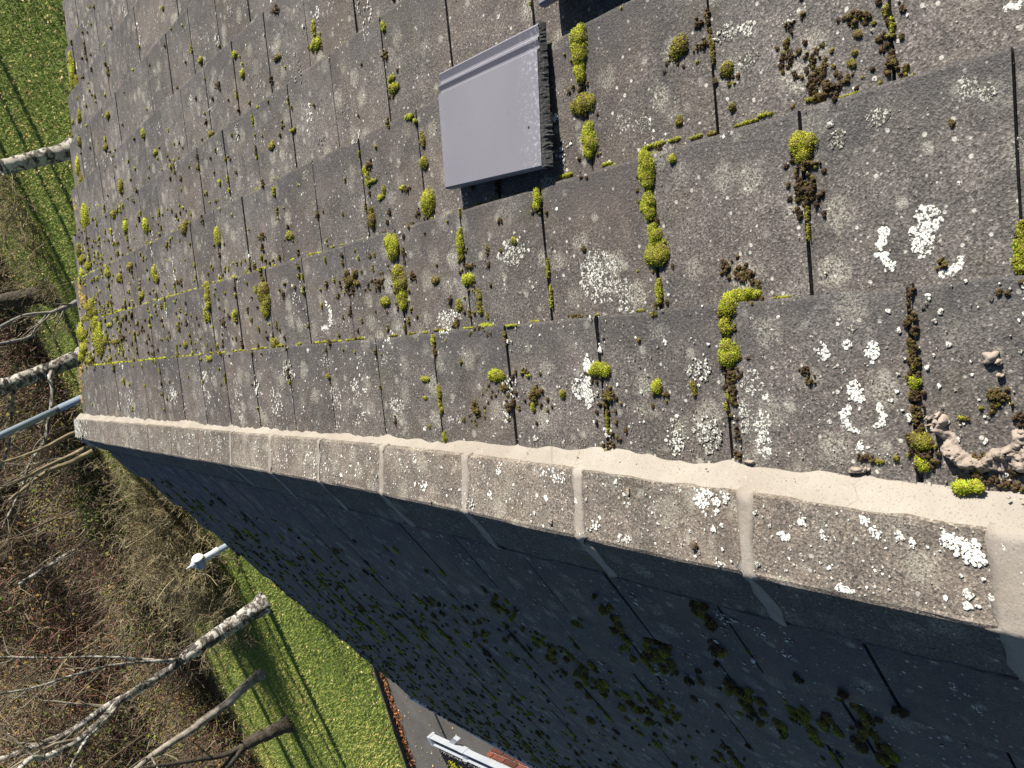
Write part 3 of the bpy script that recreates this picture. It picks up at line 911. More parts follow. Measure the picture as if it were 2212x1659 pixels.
def scatter_moss(side, n, smin, smax, ymin, ymax, rmean, tone_mu, joint_p, edge_p, dens_fn, hmax=0.012, seed=1):
    out = []; k = 0; tries = 0
    while k < n and tries < n * 12:
        tries += 1
        s = rng.uniform(smin, smax); y = ymin + (ymax - ymin) * rng.uniform(0, 1) ** 1.15
        if y > y_end(s, side) - 0.03 or rng.uniform() > dens_fn(s, y): continue
        r = float(np.clip(rmean * np.exp(rng.normal(0, 0.5)), 0.0022, 0.03))
        a, b_ = r * rng.uniform(0.8, 1.5), r * rng.uniform(0.6, 1.0)
        tone = float(np.clip(rng.normal(tone_mu, 0.18), 0.12, 0.9))
        u = rng.uniform()
        if u < joint_p:
            y = joint_near(side, s, y) + rng.normal(0, 0.002)
            a = r * rng.uniform(1.3, 3.2); b_ = r * rng.uniform(0.4, 0.7); tone += 0.08
        elif u < joint_p + edge_p:
            c = round((s - S0[side]) / GAUGE); s = S0[side] + GAUGE * max(c, 0) + rng.uniform(0.002, 0.008)
            b_ = r * rng.uniform(1.2, 3.5); a = r * 0.5; tone += 0.15
        if y > y_end(s, side) - 0.03: continue
        out.append(moss_clump(s, y, side, a, b_, min(hmax, 0.5 * min(a, b_) + 0.003), tone, bright=0.16)); k += 1
    return out
def patchy(seed):
    r = np.random.default_rng(seed)
    cs = r.uniform([0, 0], [3.5, 6.5], (26, 2)); w = r.uniform(0.15, 0.5, 26)
    return lambda s, y: min(1.0, 0.18 + sum(math.exp(-((s - a) ** 2 + (y - b) ** 2) / q ** 2) for (a, b), q in zip(cs, w)) * 0.9)
parts += scatter_moss(1, 420, 0.2, 2.9, 0.35, 6.3, 0.0055, 0.42, 0.20, 0.07, patchy(3))
parts += scatter_moss(1, 420, 0.45, 0.85, 1.5, 6.3, 0.0062, 0.42, 0.12, 0.22, lambda s, y: 0.35 + 0.1 * y, hmax=0.014)
parts += scatter_moss(1, 200, 0.8, 1.5, 2.6, 6.2, 0.0058, 0.45, 0.2, 0.12, lambda s, y: 0.7, hmax=0.014)
parts += scatter_moss(1, 110, 0.5, 1.3, 5.2, 6.3, 0.0075, 0.55, 0.15, 0.1, lambda s, y: 1, hmax=0.02)
# dry brown crumbs on the near tiles
for (x, y, sx, sy, n) in [(1760,170,50,50,40),(1737,420,25,40,30),(1968,800,10,140,40),(1575,830,10,60,22),(2160,1040,45,20,28),(1590,590,40,30,20),(820,620,30,30,18),(1110,860,80,50,26),(1300,960,20,40,12),(760,605,24,20,14),(1900,60,30,60,14),(1700,120,30,30,16)]:
    for _ in range(n):
        X, Y = rng.normal(x, sx * 0.6), rng.normal(y, sy * 0.6)
        s, yy = on_roof(X, Y, 1)
        if s < 0.2: continue
        parts.append(moss_clump(s, yy, 1, rng.uniform(0.0016, 0.005), rng.uniform(0.0016, 0.004), rng.uniform(0.002, 0.005), rng.uniform(0.08, 0.45), bright=0.14))
tag(tri_mesh('moss', *join_parts(parts)[:2], M_MOSS, tone=join_parts(parts)[2]),
    'scattered small tufts and crumbs of green and brown moss on the sunlit tiles', 'moss', kind='stuff')

# shaded slope
parts = []
SH = patchy(11)
band = lambda s: 0.15 + 0.9 * min(1, max(0, (s - 0.45) / 0.5))
parts += scatter_moss(-1, 1500, 0.35, 3.45, 0.5, 6.1, 0.0085, 0.50, 0.25, 0.12, lambda s, y: band(s) * (0.35 + 0.65 * SH(s, y)), hmax=0.016)
parts += scatter_moss(-1, 260, 0.6, 3.45, 0.8, 6.1, 0.013, 0.62, 0.45, 0.15, lambda s, y: band(s) * SH(s, y), hmax=0.022)
parts += scatter_moss(-1, 700, 0.40, 3.45, 0.4, 6.1, 0.0045, 0.32, 0.2, 0.1, lambda s, y: band(s), hmax=0.010)
for (x0, y0, x1, y1, n, r) in [(1365,1370,1500,1500,26,.020),(1500,1310,1560,1420,20,.018),(1290,1300,1350,1400,18,.016),(1700,1540,1950,1659,34,.024),(1570,1480,1700,1600,26,.020),
                              (1150,1380,1300,1500,30,.020),(1000,1330,1100,1400,18,.016),(880,1280,960,1340,14,.016),(1400,1500,1480,1570,14,.022),(1800,1490,1900,1600,16,.020),(1060,1290,1110,1350,14,.014),(1250,1440,1400,1560,26,.02)]:
    for _ in range(n):
        t = rng.uniform(); X = x0 + (x1 - x0) * t + rng.normal(0, 9); Y = y0 + (y1 - y0) * t + rng.normal(0, 12)
        s, yy = on_roof(X, Y, -1)
        if s > 3.4: continue
        parts.append(moss_clump(s, yy, -1, r * rng.uniform(0.4, 1.2), r * rng.uniform(0.25, 0.6), rng.uniform(0.006, 0.018), rng.uniform(0.3, 0.8), bright=0.14))
v, t, o = join_parts(parts)
tag(tri_mesh('moss', v, t, M_MOSS, tone=o), 'dark green moss tufts spread thickly over the shaded roof slope', 'moss', kind='stuff')

# ---- lichen: thin raised crusts
def thallus(P, fx, fy, fz, r, tone, asp=1.0):
    n = 10
    an = np.linspace(0, 2 * np.pi, n, endpoint=False) + rng.uniform(0, 1)
    rr = r * rng.uniform(0.5, 1.35, n)
    ring = P + (np.cos(an) * rr * asp)[:, None] * fx + (np.sin(an) * rr)[:, None] * fy + 0.0002 * fz
    inn = P + (np.cos(an) * rr * asp * 0.7)[:, None] * fx + (np.sin(an) * rr * 0.7)[:, None] * fy + 0.0006 * fz
    V = np.vstack([ring, inn, [P + 0.0007 * fz]])
    i = np.arange(n); j = (i + 1) % n
    T = np.vstack([np.stack([i, j, n + j], 1), np.stack([i, n + j, n + i], 1), np.stack([n + i, n + j, np.full(n, 2 * n)], 1)])
    return V, T, np.full(2 * n + 1, tone)
lich = []
def L_at(s, y, side, r, tone):
    fx, fy, fz = frame(side)
    lich.append(thallus(roof(s, y, side, float(lift_at(s, side)) + 0.0003), fx, fy, fz, r, tone, rng.uniform(0.8, 1.25)))
def L_patch(x, y, w, h, n, tone=0.85, ring=False, arc=(0, 6.283), rr=1.0, side=1):
    s, yy, a, b_ = px_size(x, y, w, h, side)
    for _ in range(n):
        if ring:
            th = rng.uniform(*arc); q = rng.normal(1, 0.10)
        else:
            th = rng.uniform(0, 6.283); q = rng.uniform() ** 0.6 * 1.0
        ds, dy = -a * q * math.sin(th), b_ * q * math.cos(th)
        L_at(s - ds if False else s + ds * -1, yy - dy, side, rr * rng.uniform(0.0015, 0.0042) * (1 + 0.5 * (a > 0.03)), min(1, max(0, rng.normal(tone, 0.12))))
# arcs are given as seen in the photograph: angle 0 to the right, pi/2 up
for a in [(1995,470,60,60,70,.97),(1985,505,60,50,60,.97),(1975,530,26,30,20,.9),(1928,530,70,100,50,.95,True,(2.2,4.4)),(2035,555,60,70,60,.95,True,(4.0,6.2)),(1990,545,40,50,14,.8),
          (1850,905,70,60,70,.96,True,(2.2,4.6)),(1870,900,60,50,60,.96,True,(-1.2,.8)),(1842,850,36,50,55,.9),(1880,760,30,50,45,.93),(1828,745,20,22,14,.9),(1850,970,40,24,16,.9),(1890,880,10,10,5,.9),
          (2178,8,36,20,30,.95),(1185,255,22,30,30,.95),(1288,600,90,110,170,.55),(1280,560,60,50,60,.5),(1345,640,50,80,70,.55),(1100,545,60,60,70,.5),(958,690,56,40,80,.75),(960,720,24,20,30,.85),
          (895,130,24,120,90,.45),(905,180,18,60,50,.5),(900,200,16,20,24,.8),(1085,893,24,50,60,.8),(1050,930,26,60,46,.95),(985,912,14,34,40,.97),(965,905,16,20,20,.9),(1085,835,60,50,50,.6),(1250,840,40,60,50,.7),(1265,800,12,70,60,.97),(1262,858,24,60,50,.8),
          (1520,940,50,80,70,.55),(1505,925,16,14,8,.8),(1620,830,50,60,60,.5),(1635,910,40,60,50,.6),(1640,960,34,60,50,.75),(1600,900,20,80,40,.5),(1505,800,50,60,60,.6),(1450,960,40,60,50,.6),
          (2090,185,44,46,70,.35),(2130,200,36,36,40,.4),(1805,300,40,40,50,.3),(1380,265,50,40,60,.2),(1340,262,40,50,60,.35),(1610,125,44,40,50,.3),(1895,255,60,40,50,.3),(1560,70,60,40,40,.5),(1610,60,40,30,30,.6),(1700,40,30,30,24,.35),
          (690,680,34,60,70,.95,True,(-2.0,1.2)),(650,620,16,30,16,.9),(635,645,20,30,16,.9),(440,690,20,60,34,.95),(373,580,8,50,24,.97,True,(1.6,4.4)),(185,38,14,44,34,.97,True),(293,75,8,50,24,.97,True,(-1.5,2.2)),(262,20,8,30,16,.9),(1190,255,14,14,8,.9),
          (370,850,14,50,40,.95),(280,870,12,60,40,.9),(440,815,12,30,20,.9),(510,840,16,50,44,.8),(590,870,26,70,60,.7),(620,800,24,50,40,.6),(720,860,26,60,50,.55),(760,840,18,50,40,.6),(700,780,18,30,20,.6),(850,880,30,70,60,.55),(830,780,24,30,20,.6)]:
    L_patch(*a)
# random little ones, thick towards the ridge
for _ in range(1900):
    y = 0.35 + 6.0 * rng.uniform() ** 1.1
    s = 0.2 + 0.28 * rng.uniform() if rng.uniform() < 0.6 else rng.uniform(0.2, 2.6)
    if y > y_end(s, 1) - 0.03: continue
    r = float(np.clip(0.0022 * math.exp(rng.normal(0, 0.5)), 0.001, 0.009)) * (1.5 if y > 2.5 and s > 0.5 else 1)
    L_at(s, y, 1, r, float(np.clip(rng.normal(0.62, 0.3), 0, 1)))
for _ in range(150):                                      # clustered rosettes
    y = 0.6 + 5.6 * rng.uniform(); s = 0.2 + 2.4 * rng.uniform() ** 1.6
    if y > y_end(s, 1) - 0.06: continue
    tn = rng.uniform(0.3, 0.95); R0 = rng.uniform(0.006, 0.022)
    for _ in range(rng.integers(6, 22)):
        L_at(s + rng.normal(0, R0), y + rng.normal(0, R0 * 0.8), 1, rng.uniform(0.0014, 0.004) * (1 + 0.15 * y), tn)
for _ in range(1100):
    y = 0.4 + 5.6 * rng.uniform() ** 1.2; s = 0.16 + 2.2 * rng.uniform() ** 1.6
    L_at(s, y, -1, float(np.clip(0.0028 * math.exp(rng.normal(0, 0.5)), 0.001, 0.010)), rng.uniform(0.1, 1.0))
for a in [(1225,1175,10,10,6,.8)]:
    pass
for (x, y, n, w) in [(1430,1450,10,14),(1430,1465,12,18),(1520,1530,10,14),(1640,1378,20,18),(1700,1395,10,12),(1555,1345,18,18),(1578,1350,10,14),(1560,1372,10,12),(1700,1425,16,16),(2090,1418,14,20),(2095,1445,8,12),(1095,1230,12,14),(990,1210,14,18),(1010,1190,10,14),(1300,1450,8,12),(1180,1390,10,12),(2060,1500,10,16),(2110,1540,12,16),(1000,1280,8,12)]:
    L_patch(x, y, w * 1.3, w * 1.3, n, 0.65, side=-1)
v, t, o = join_parts(lich)
tag(tri_mesh('lichen', v, t, M_LICHEN, tone=o), 'white and pale grey crusts of lichen spotted over the roof tiles', 'lichen', kind='stuff')
# lichen on the ridge tiles
lich = []
def ridge_point(y, t, shade=False):
    pr = ridge_profile(y, 0.0008)
    if not shade: A, B = pr[0], pr[6]
    else: A, B = pr[13], pr[7]
    p = A + (B - A) * t
    d = (B - A) / np.linalg.norm(B - A)
    n = np.array([-d[1], d[0]]) if not shade else np.array([d[1], -d[0]])
    if n[1] < 0: n = -n
    return np.array([p[0], y, p[1]]), np.array([d[0], 0, d[1]]), np.array([0, 1.0, 0]), np.array([n[0], 0, n[1]])
def RLi(y, t, r, tone, shade=False):
    if not (0.02 < t < 0.97): return
    P, fx, fy, fz = ridge_point(y, t, shade)
    lich.append(thallus(P, fx, fy, fz, r, tone, rng.uniform(0.8, 1.2)))
for _ in range(1500):
    RLi(0.3 + 6.2 * rng.uniform(), rng.uniform(), float(np.clip(0.0018 * math.exp(rng.normal(0, 0.55)), 0.0008, 0.008)), float(np.clip(rng.normal(0.85, 0.2), 0, 1)))
for _ in range(300):
    RLi(0.3 + 6.2 * rng.uniform(), rng.uniform(), 0.002 * math.exp(rng.normal(0, 0.5)), rng.uniform(0, 0.6), True)
def ridge_px(x, y):
    """slope position on the ridge tile's sunny face from the photograph"""
    best = None
    for z in (0.004, 0.012, 0.02):
        P = at_z(x, y, z)
        pr = ridge_profile(float(P[1])); A, B = pr[0], pr[6]
        t = (P[0] - A[0]) / (B[0] - A[0]); zz = A[1] + (B[1] - A[1]) * t
        if best is None or abs(zz - z) < best[0]: best = (abs(zz - z), float(P[1]), float(t))
    return best[1], best[2]
for (x, y, w, h, n, tn, ring, arc) in [(2075,1195,70,36,70,.98,False,0),(2040,1180,40,26,30,.98,False,0),(2100,1215,44,26,40,.98,False,0),(2150,1165,40,60,70,.97,True,(-1.8,1.2)),(1965,1182,14,12,8,.97,False,0),(1500,1085,36,40,46,.97,False,0),(1520,1100,40,36,36,.95,True,(0,6.28)),(1548,1085,16,34,26,.95,False,0),
        (1690,1160,26,14,16,.95,False,0),(1830,1272,40,26,40,.9,False,0),(1880,1160,30,20,16,.9,False,0),(1855,1140,20,20,12,.9,False,0),(1930,1170,20,18,10,.9,False,0),(1725,1140,20,18,14,.85,False,0),(1775,1165,20,18,10,.9,False,0),(1350,1165,30,24,24,.8,False,0),(1290,1130,16,24,14,.9,False,0),(1190,1040,30,26,30,.85,False,0),(1160,1030,20,22,16,.9,False,0),
        (1065,1025,14,22,20,.98,False,0),(1060,1068,12,20,14,.98,False,0),(915,1050,14,26,26,.98,False,0),(883,1000,10,20,14,.98,False,0),(825,1060,16,10,14,.98,False,0),(820,1028,9,20,12,.98,False,0),(1010,1085,30,14,26,.7,False,0),(740,1075,44,12,40,.95,False,0),(690,1045,10,30,16,.97,False,0),(670,1010,22,50,50,.95,True,(0,6.28)),(610,985,18,40,36,.93,True,(0,6.28)),(545,968,9,22,12,.98,False,0),(470,960,12,34,26,.95,False,0),(445,958,12,44,30,.93,True,(1,5)),(405,950,9,30,16,.95,False,0),(375,945,9,20,12,.9,False,0),(290,940,8,22,14,.9,False,0)]:
    yc, tc = ridge_px(x, y)
    ya, _ = ridge_px(x - w / 2, y); yb, _ = ridge_px(x + w / 2, y); _, ta = ridge_px(x, y - h / 2); _, tb = ridge_px(x, y + h / 2)
    ry, rt = abs(yb - ya) / 2, abs(tb - ta) / 2
    for _ in range(n):
        th = rng.uniform(*arc) if ring else rng.uniform(0, 6.283); q = rng.normal(1, 0.1) if ring else rng.uniform() ** 0.6
        RLi(yc - ry * q * math.cos(th), tc - rt * q * math.sin(th), rng.uniform(0.0016, 0.0042), tn)
for _ in range(420):
    RLi(6.55 - abs(rng.normal(0, 0.16)), rng.uniform(), rng.uniform(0.005, 0.014), rng.uniform(0.1, 0.9))
    RLi(6.55 - abs(rng.normal(0, 0.16)), rng.uniform(), rng.uniform(0.005, 0.014), rng.uniform(0.1, 0.9), True)
v, t, o = join_parts(lich)
tag(tri_mesh('lichen', v, t, M_LICHEN, tone=o), 'bright white lichen spots on the ridge tiles', 'lichen', kind='stuff')
# orange and yellow lichen along the far verge
lich = []
for (x, y, w, h, n) in [(172,624,9,44,40),(175,648,9,18,16),(177,658,8,16,14),(172,812,9,50,30),(174,790,8,30,14),(171,850,8,40,20),(160,440,5,30,10),(172,640,4,20,10)]:
    s, yy, a, b_ = px_size(x, y, w, h, 1)
    for _ in range(n * 2):
        fx, fy, fz = frame(1)
        ss = s + rng.uniform(-a, a); y2 = min(yy + rng.normal(0, b_ * 0.6), y_end(ss, 1) - 0.02)
        lich.append(thallus(roof(ss, y2, 1, float(lift_at(ss, 1)) + 0.0004), fx, fy, fz, rng.uniform(0.004, 0.011), rng.uniform(0, 1), 1.0))
v, t, o = join_parts(lich)
tag(tri_mesh('lichen', v, t, M_ORANGE, tone=o), 'orange-yellow lichen along the far edge of the sunny slope', 'lichen', kind='stuff')

# ================================================================== LOOSE TILES AND MORTAR DROPPINGS
def loose_tile(corners, lift, label, name='loose_roof_tile', hole=True):
    """corners on the roof plane (s, y): tail-left, tail-right, head-right, head-left of the picture"""
    fx, fy, fz = frame(1)
    tl, tr, hr, hl = corners
    o = np.array([(tl[0] + tr[0]) / 2, tr[1]])
    def P(u, v, z):                              # u across the grooves (0 lower edge .. 1), v along the ridge (0 near broken end .. 1)
        s = (1 - u) * ((1 - v) * tr[0] + v * tl[0]) + u * ((1 - v) * hr[0] + v * hl[0])
        y = (1 - u) * ((1 - v) * tr[1] + v * tl[1]) + u * ((1 - v) * hr[1] + v * hl[1])
        lf = lift(v) + z
        return roof(s, y, 1, lf)
    org = P(0, 0, 0)
    e = empty(name, tuple(org))
    rotm = Matrix((Vector(fx), Vector(fy), Vector(fz))).transposed()
    e.rotation_euler = rotm.to_euler()
    inv = np.array([fx, fy, fz])
    def loc(p): return inv @ (p - org)
    nv = 60
    us = [0.0, 0.012, 0.03, 0.80, 0.815, 0.835, 0.85, 0.885, 0.90, 0.92, 0.935, 0.985, 1.0]
    zs = [-0.004, 0, 0, 0, 0, -0.009, -0.009, -0.003, -0.003, -0.010, -0.010, -0.004, -0.008]
    top, bot = [], []
    r = random.Random(4)
    rag = [r.gauss(0, 0.006) for _ in us]
    for i in range(nv + 1):
        v = i / nv
        for j, u in enumerate(us):
            vv = v
            p = P(u, vv, zs[j] + (-0.002 if i in (nv,) else 0))
            top.append(loc(p))
    w = len(us)
    fs = [(i * w + j, i * w + j + 1, (i + 1) * w + j + 1, (i + 1) * w + j) for i in range(nv) for j in range(w - 1)]
    m = MB(); m.add(top, [f[::-1] for f in fs])
    # rim sides (all but the broken near end)
    rim = [j for j in range(w)] ; 
    def side_strip(idx):
        o = len(m.v)
        vs = [m.v[q] for q in idx] + [(m.v[q][0], m.v[q][1], -0.019) for q in idx]
        n = len(idx)
        m.add(vs, [(i, i + 1, n + i + 1, n + i) for i in range(n - 1)])
    side_strip([i * w for i in range(nv + 1)]); side_strip([i * w + w - 1 for i in range(nv + 1)]); side_strip([nv * w + j for j in range(w)])
    # underside
    a_, b_, c_, d_ = 0, w - 1, nv * w + w - 1, nv * w
    m.add([(m.v[q][0], m.v[q][1], -0.019) for q in (a_, b_, c_, d_)], [(0, 1, 2, 3)])
    m.build('tile_face', M_NEW, e)
    if hole:
        hb = MB(); hc = loc(P(0.30, 0.10, 0.0)); hb.tube([(hc[0], hc[1], hc[2] - 0.002), (hc[0], hc[1], hc[2] + 0.0004)], 0.0032, 10)
        hb.build('nail_hole', M_DECK, e)
    # rough broken end, a crumbly wedge
    m = MB()
    nu = 80
    rows = []
    lowf = np.interp(np.linspace(0, 1, nu + 1), np.linspace(0, 1, 15), np.abs(rng.normal(0, 0.0018, 15)))
    for j in range(nu + 1):
        u = j / nu
        c = loc(P(u, 0, 0))
        ext = 0.010 + lowf[j] + 0.003 * (1 - u) + abs(r.gauss(0, 0.0012))
        if 0.03 < u < 0.3: ext += abs(r.gauss(0, 0.003))
        rows.append([(c[0], c[1] + 0.001, c[2] - (0.001 if u < 0.82 else 0.008)), (c[0] + r.gauss(0, .001), c[1] - ext * 0.35, c[2] - 0.0045 + r.gauss(0, 0.0009)), (c[0] + r.gauss(0, .001), c[1] - ext * 0.7, c[2] - 0.010 + r.gauss(0, 0.0014)),
                     (c[0], c[1] - ext, c[2] - 0.0185), (c[0], c[1] + 0.01, c[2] - 0.019)])
    vs = [p for q in rows for p in q]
    m.add(vs, [(j * 5 + k, j * 5 + k + 1, (j + 1) * 5 + k + 1, (j + 1) * 5 + k) for j in range(nu) for k in range(4)])
    m.build('broken_edge', M_RAW, e)
    return tag(e, label, 'roof tile', 'loose grey roof tiles lying on the roof')
LFT = 0.030
c_tl = on_roof(960, 408, 1, LFT + 0.006); c_tr = on_roof(1170, 361, 1, LFT); c_hr = on_roof(1158, 48, 1, LFT); c_hl = on_roof(946, 160, 1, LFT)
loose_tile([c_tl, c_tr, c_hr, c_hl], lambda v: LFT + 0.006 * v, 'smooth grey new tile lying loose on the roof slope with grooves along its upper edge')
q0 = on_roof(1161, -10, 1, 0.045); q1 = on_roof(1290, -45, 1, 0.040)
ds = 0.29
loose_tile([(q0[0] - 0.022, q0[1]), (q0[0] - 0.02, q0[1] - 0.33), (q0[0] + ds, q0[1] - 0.34), (q0[0] + ds, q0[1] + 0.0)], lambda v: 0.045, 'second loose grey tile, only its corner showing at the top edge of the photo')

def rock(name, P, fx, fy, fz, size, mat, seed, detail=2, rough=0.25, label=None, cat=None, group=None):
    import bmesh
    bm = bmesh.new(); bmesh.ops.create_icosphere(bm, subdivisions=detail, radius=1.0)
    r = np.random.default_rng(seed); ph = r.uniform(0, 6, (5, 3)); fr = r.uniform(1.2, 4.5, (5, 3))
    for v in bm.verts:
        p = np.array(v.co)
        d = 1 + rough * sum(math.sin(fr[i] @ p + ph[i, 0]) for i in range(5)) / 3 + rough * 0.25 * r.normal()
        q = p * d * np.array(size)
        q[2] = max(q[2], -size[2] * 0.35)
        v.co = Vector(q[0] * fx + q[1] * fy + q[2] * fz)
    me = bpy.data.meshes.new(name); bm.to_mesh(me); bm.free()
    me.materials.append(mat)
    for p in me.polygons: p.use_smooth = detail > 2
    o = link(bpy.data.objects.new(name, me)); o.location = Vector(P)
    if label: tag(o, label, cat, group)
    return o
fx, fy, fz = frame(1)
# the big curled mortar spill lower right of the photograph
def spill():
    path = [(2025,905,16),(2030,925,22),(2036,945,26),(2040,965,27),(2052,985,24),(2072,1000,22),(2095,1008,20),(2118,1006,24),(2140,1000,28),(2165,995,34),(2190,985,42),(2215,975,52),(2240,965,60)]
    pts = []
    for x, y, r in path:
        s, yy, a, b_ = px_size(x, y, r * 1.15, r * 1.15, 1)
        pts.append((s, yy, max(a, b_) * (1.15 + 0.03 * len(pts))))
    pts = np.array(pts)
    tt = np.linspace(0, len(pts) - 1, 110)
    cs = np.stack([np.interp(tt, range(len(pts)), pts[:, k]) for k in range(3)], 1)
    from mathutils import noise as mn
    st = 0.0016
    s_lo, s_hi = cs[:, 0].min() - 0.05, cs[:, 0].max() + 0.05; y_lo, y_hi = cs[:, 1].min() - 0.06, cs[:, 1].max() + 0.05
    gs = np.arange(s_lo, s_hi, st); gy = np.arange(y_lo, y_hi, st)
    H = np.full((len(gs), len(gy)), -1.0)
    for a_, sv in enumerate(gs):
        for b_, yv in enumerate(gy):
            w1 = mn.noise(Vector((sv * 55, yv * 55, 0))) * 0.010
            w2 = mn.noise(Vector((sv * 55, yv * 55, 9))) * 0.010
            dd = np.hypot(cs[:, 0] - sv - w1, cs[:, 1] - yv - w2) / cs[:, 2]
            k_ = int(dd.argmin()); q = dd[k_]
            if q < 1.0:
                lump = 0.62 + 0.75 * mn.noise(Vector((sv * 38, yv * 38, 3))) + 0.32 * mn.noise(Vector((sv * 120, yv * 120, 5))) + 0.2 * mn.noise(Vector((sv * 330, yv * 330, 5)))
                cr_ = abs(mn.noise(Vector((sv * 30 + 7, yv * 60, 1))))
                H[a_, b_] = 0.020 * (1 - q ** 3) * max(0.12, lump) * (0.45 if cr_ < 0.035 else 1) * min(1, 0.4 + k_ / 16)
    idx = -np.ones(H.shape, int); V = []; T = []
    for a_ in range(len(gs)):
        for b_ in range(len(gy)):
            nb = H[max(a_ - 1, 0):a_ + 2, max(b_ - 1, 0):b_ + 2]
            if nb.max() > 0:
                idx[a_, b_] = len(V)
                V.append(roof(gs[a_], gy[b_], 1, float(lift_at(gs[a_], 1)) + (H[a_, b_] if H[a_, b_] > 0 else -0.004)))
    for a_ in range(len(gs) - 1):
        for b_ in range(len(gy) - 1):
            q = (idx[a_, b_], idx[a_ + 1, b_], idx[a_ + 1, b_ + 1], idx[a_, b_ + 1])
            if min(q) >= 0: T.append(q)
    V = np.array(V); c = V.mean(0)
    o = tri_mesh('mortar_spill', V - c, T, M_LUMP, smooth=False); o.location = c
    tag(o, 'curled brownish lump of spilled mortar on the nearest tile by the ridge, lower right', 'mortar')
spill()
for i, (x, y, w, h, z, lab) in enumerate([
    (2138, 772, 40, 28, 0.008, 'flat brown piece of mortar lying alone on the nearest first-course tile'),
    (2154, 782, 16, 14, 0.006, 'small mortar crumb touching the flat brown piece'),
    (2158, 812, 16, 10, 0.006, 'small pale pebble-like crumb right below the flat brown mortar piece'),
    (1841, 1018, 36, 14, 0.008, 'lumpy mortar crumb lying against the upper edge of the mortar strip'),
    (1862, 1016, 12, 10, 0.006, 'tiny mortar crumb beside the lumpy one at the mortar strip'),
    (2020, 898, 14, 14, 0.010, 'round mortar knob at the tip of the curled mortar spill'),
    (1998, 905, 12, 10, 0.007, 'small round stone between the crumbly joint and the mortar spill'),
    (2005, 920, 26, 8, 0.004, 'twig-like sliver of mortar beside the crumbly joint'),
    (1558, 672, 6, 6, 0.003, 'orange-grey speck in the corner moss'),
    (1608, 1000, 26, 8, 0.005, 'thin mortar sliver on the tile edge left of the crumbly joint'),
    (700, 888, 5, 5, 0.003, 'small chip near the mortar strip far along the ridge'),
    (1193, 1000, 8, 6, 0.004, 'brown chip lying on the mortar strip edge')]):
    s, yy, a, b_ = px_size(x, y, w, h, 1)
    if i in (8, 10): continue
    rock('mortar_crumb', roof(s, yy, 1, float(lift_at(s, 1)) + z * 0.3), fx, fy, fz, (a, b_, z), M_LUMP, 20 + i, 3, 0.3, lab, 'mortar crumb', 'mortar crumbs on the roof')
# stones and chips on the ridge
for i, (x, y, r, lab) in enumerate([(1192, 1126, 7, 'small brown chip standing on the ridge tile in sun'), (1500, 1180, 9, 'dark brown chip on the large ridge tile near the shadow line'),
                                    (728, 987, 6, 'small green moss bead on the ridge tile'), (952, 1120, 5, 'pale pebble at the shadow line of the ridge'), (1345, 1073, 6, 'white sliver of mortar lying on the ridge tile')]):
    yc, tc = ridge_px(x, y); P, dx, dy, dz = ridge_point(yc, min(max(tc, 0.05), 0.95))
    sc = r / FPX * np.linalg.norm(P - CAM)
    if i == 2:
        continue
    rock('stone_chip', P + dz * sc * 0.2, dx, dy, dz, (sc * (1.6 if i == 4 else 1), sc * 0.8, sc * 0.6), M_LUMP if i != 1 else M_DIRT, 60 + i, 2, 0.3, lab, 'stone chip', 'chips on the ridge')
# white pebble on the shaded slope
s, yy, a, b_ = px_size(1627, 1427, 14, 14, -1)
fxs, fys, fzs = frame(-1)
rock('pebble', roof(s, yy, -1, 0.0), fxs, fys, fzs, (0.008, 0.005, 0.005), M_WHITE, 91, 2, 0.15, 'smooth white pebble lying on the shaded slope beside a mossy joint', 'pebble')
# loose grit all over the sunny slope
V, T, n = [], [], 0
for _ in range(2200):
    y = 0.35 + 3.5 * rng.uniform() ** 1.6; s = rng.uniform(0.2, 1.6) if rng.uniform() < 0.7 else rng.uniform(0.17, 0.24)
    r = float(np.clip(0.0011 * math.exp(rng.normal(0, 0.4)), 0.0006, 0.003))
    C = roof(s, y, 1, float(lift_at(s, 1)) + r * 0.4)
    p = rng.normal(0, 1, (6, 3)) * 0.25 + np.array([[1, 0, 0], [-1, 0, 0], [0, 1, 0], [0, -1, 0], [0, 0, 1], [0, 0, -1]])
    V.append(C + p * r); T += [(n + a, n + b, n + c) for a, b, c in ((0, 2, 4), (2, 1, 4), (1, 3, 4), (3, 0, 4), (2, 0, 5), (1, 2, 5), (3, 1, 5), (0, 3, 5))]; n += 6
tag(tri_mesh('grit', np.vstack(V), np.array(T), simple('grit_stone', (0.16, 0.13, 0.10), (0.50, 0.45, 0.38), 60, 0.9, 0.2, 0.002)), 'loose sandy grit scattered over the sunny tiles', 'grit', kind='stuff')

# ================================================================== DRIVE SIDE: paving, outbuilding, post
def paver_material():
    k = NT('red_paving', 0.8, 0.4)
    c = k.ramp(k.noise(7, 4, 0.6), [(0.3, (0.062, 0.017, 0.011)), (0.7, (0.115, 0.036, 0.023))])
    c = k.mix(1.0, c, k.ramp(k.objrand(), [(0, 0.6), (1, 1.4)]), 'MULTIPLY')
    return k.done(c, k.bump(k.noise(60, 4, 0.6), 0.5, 0.004))
M_PAVER = paver_material()
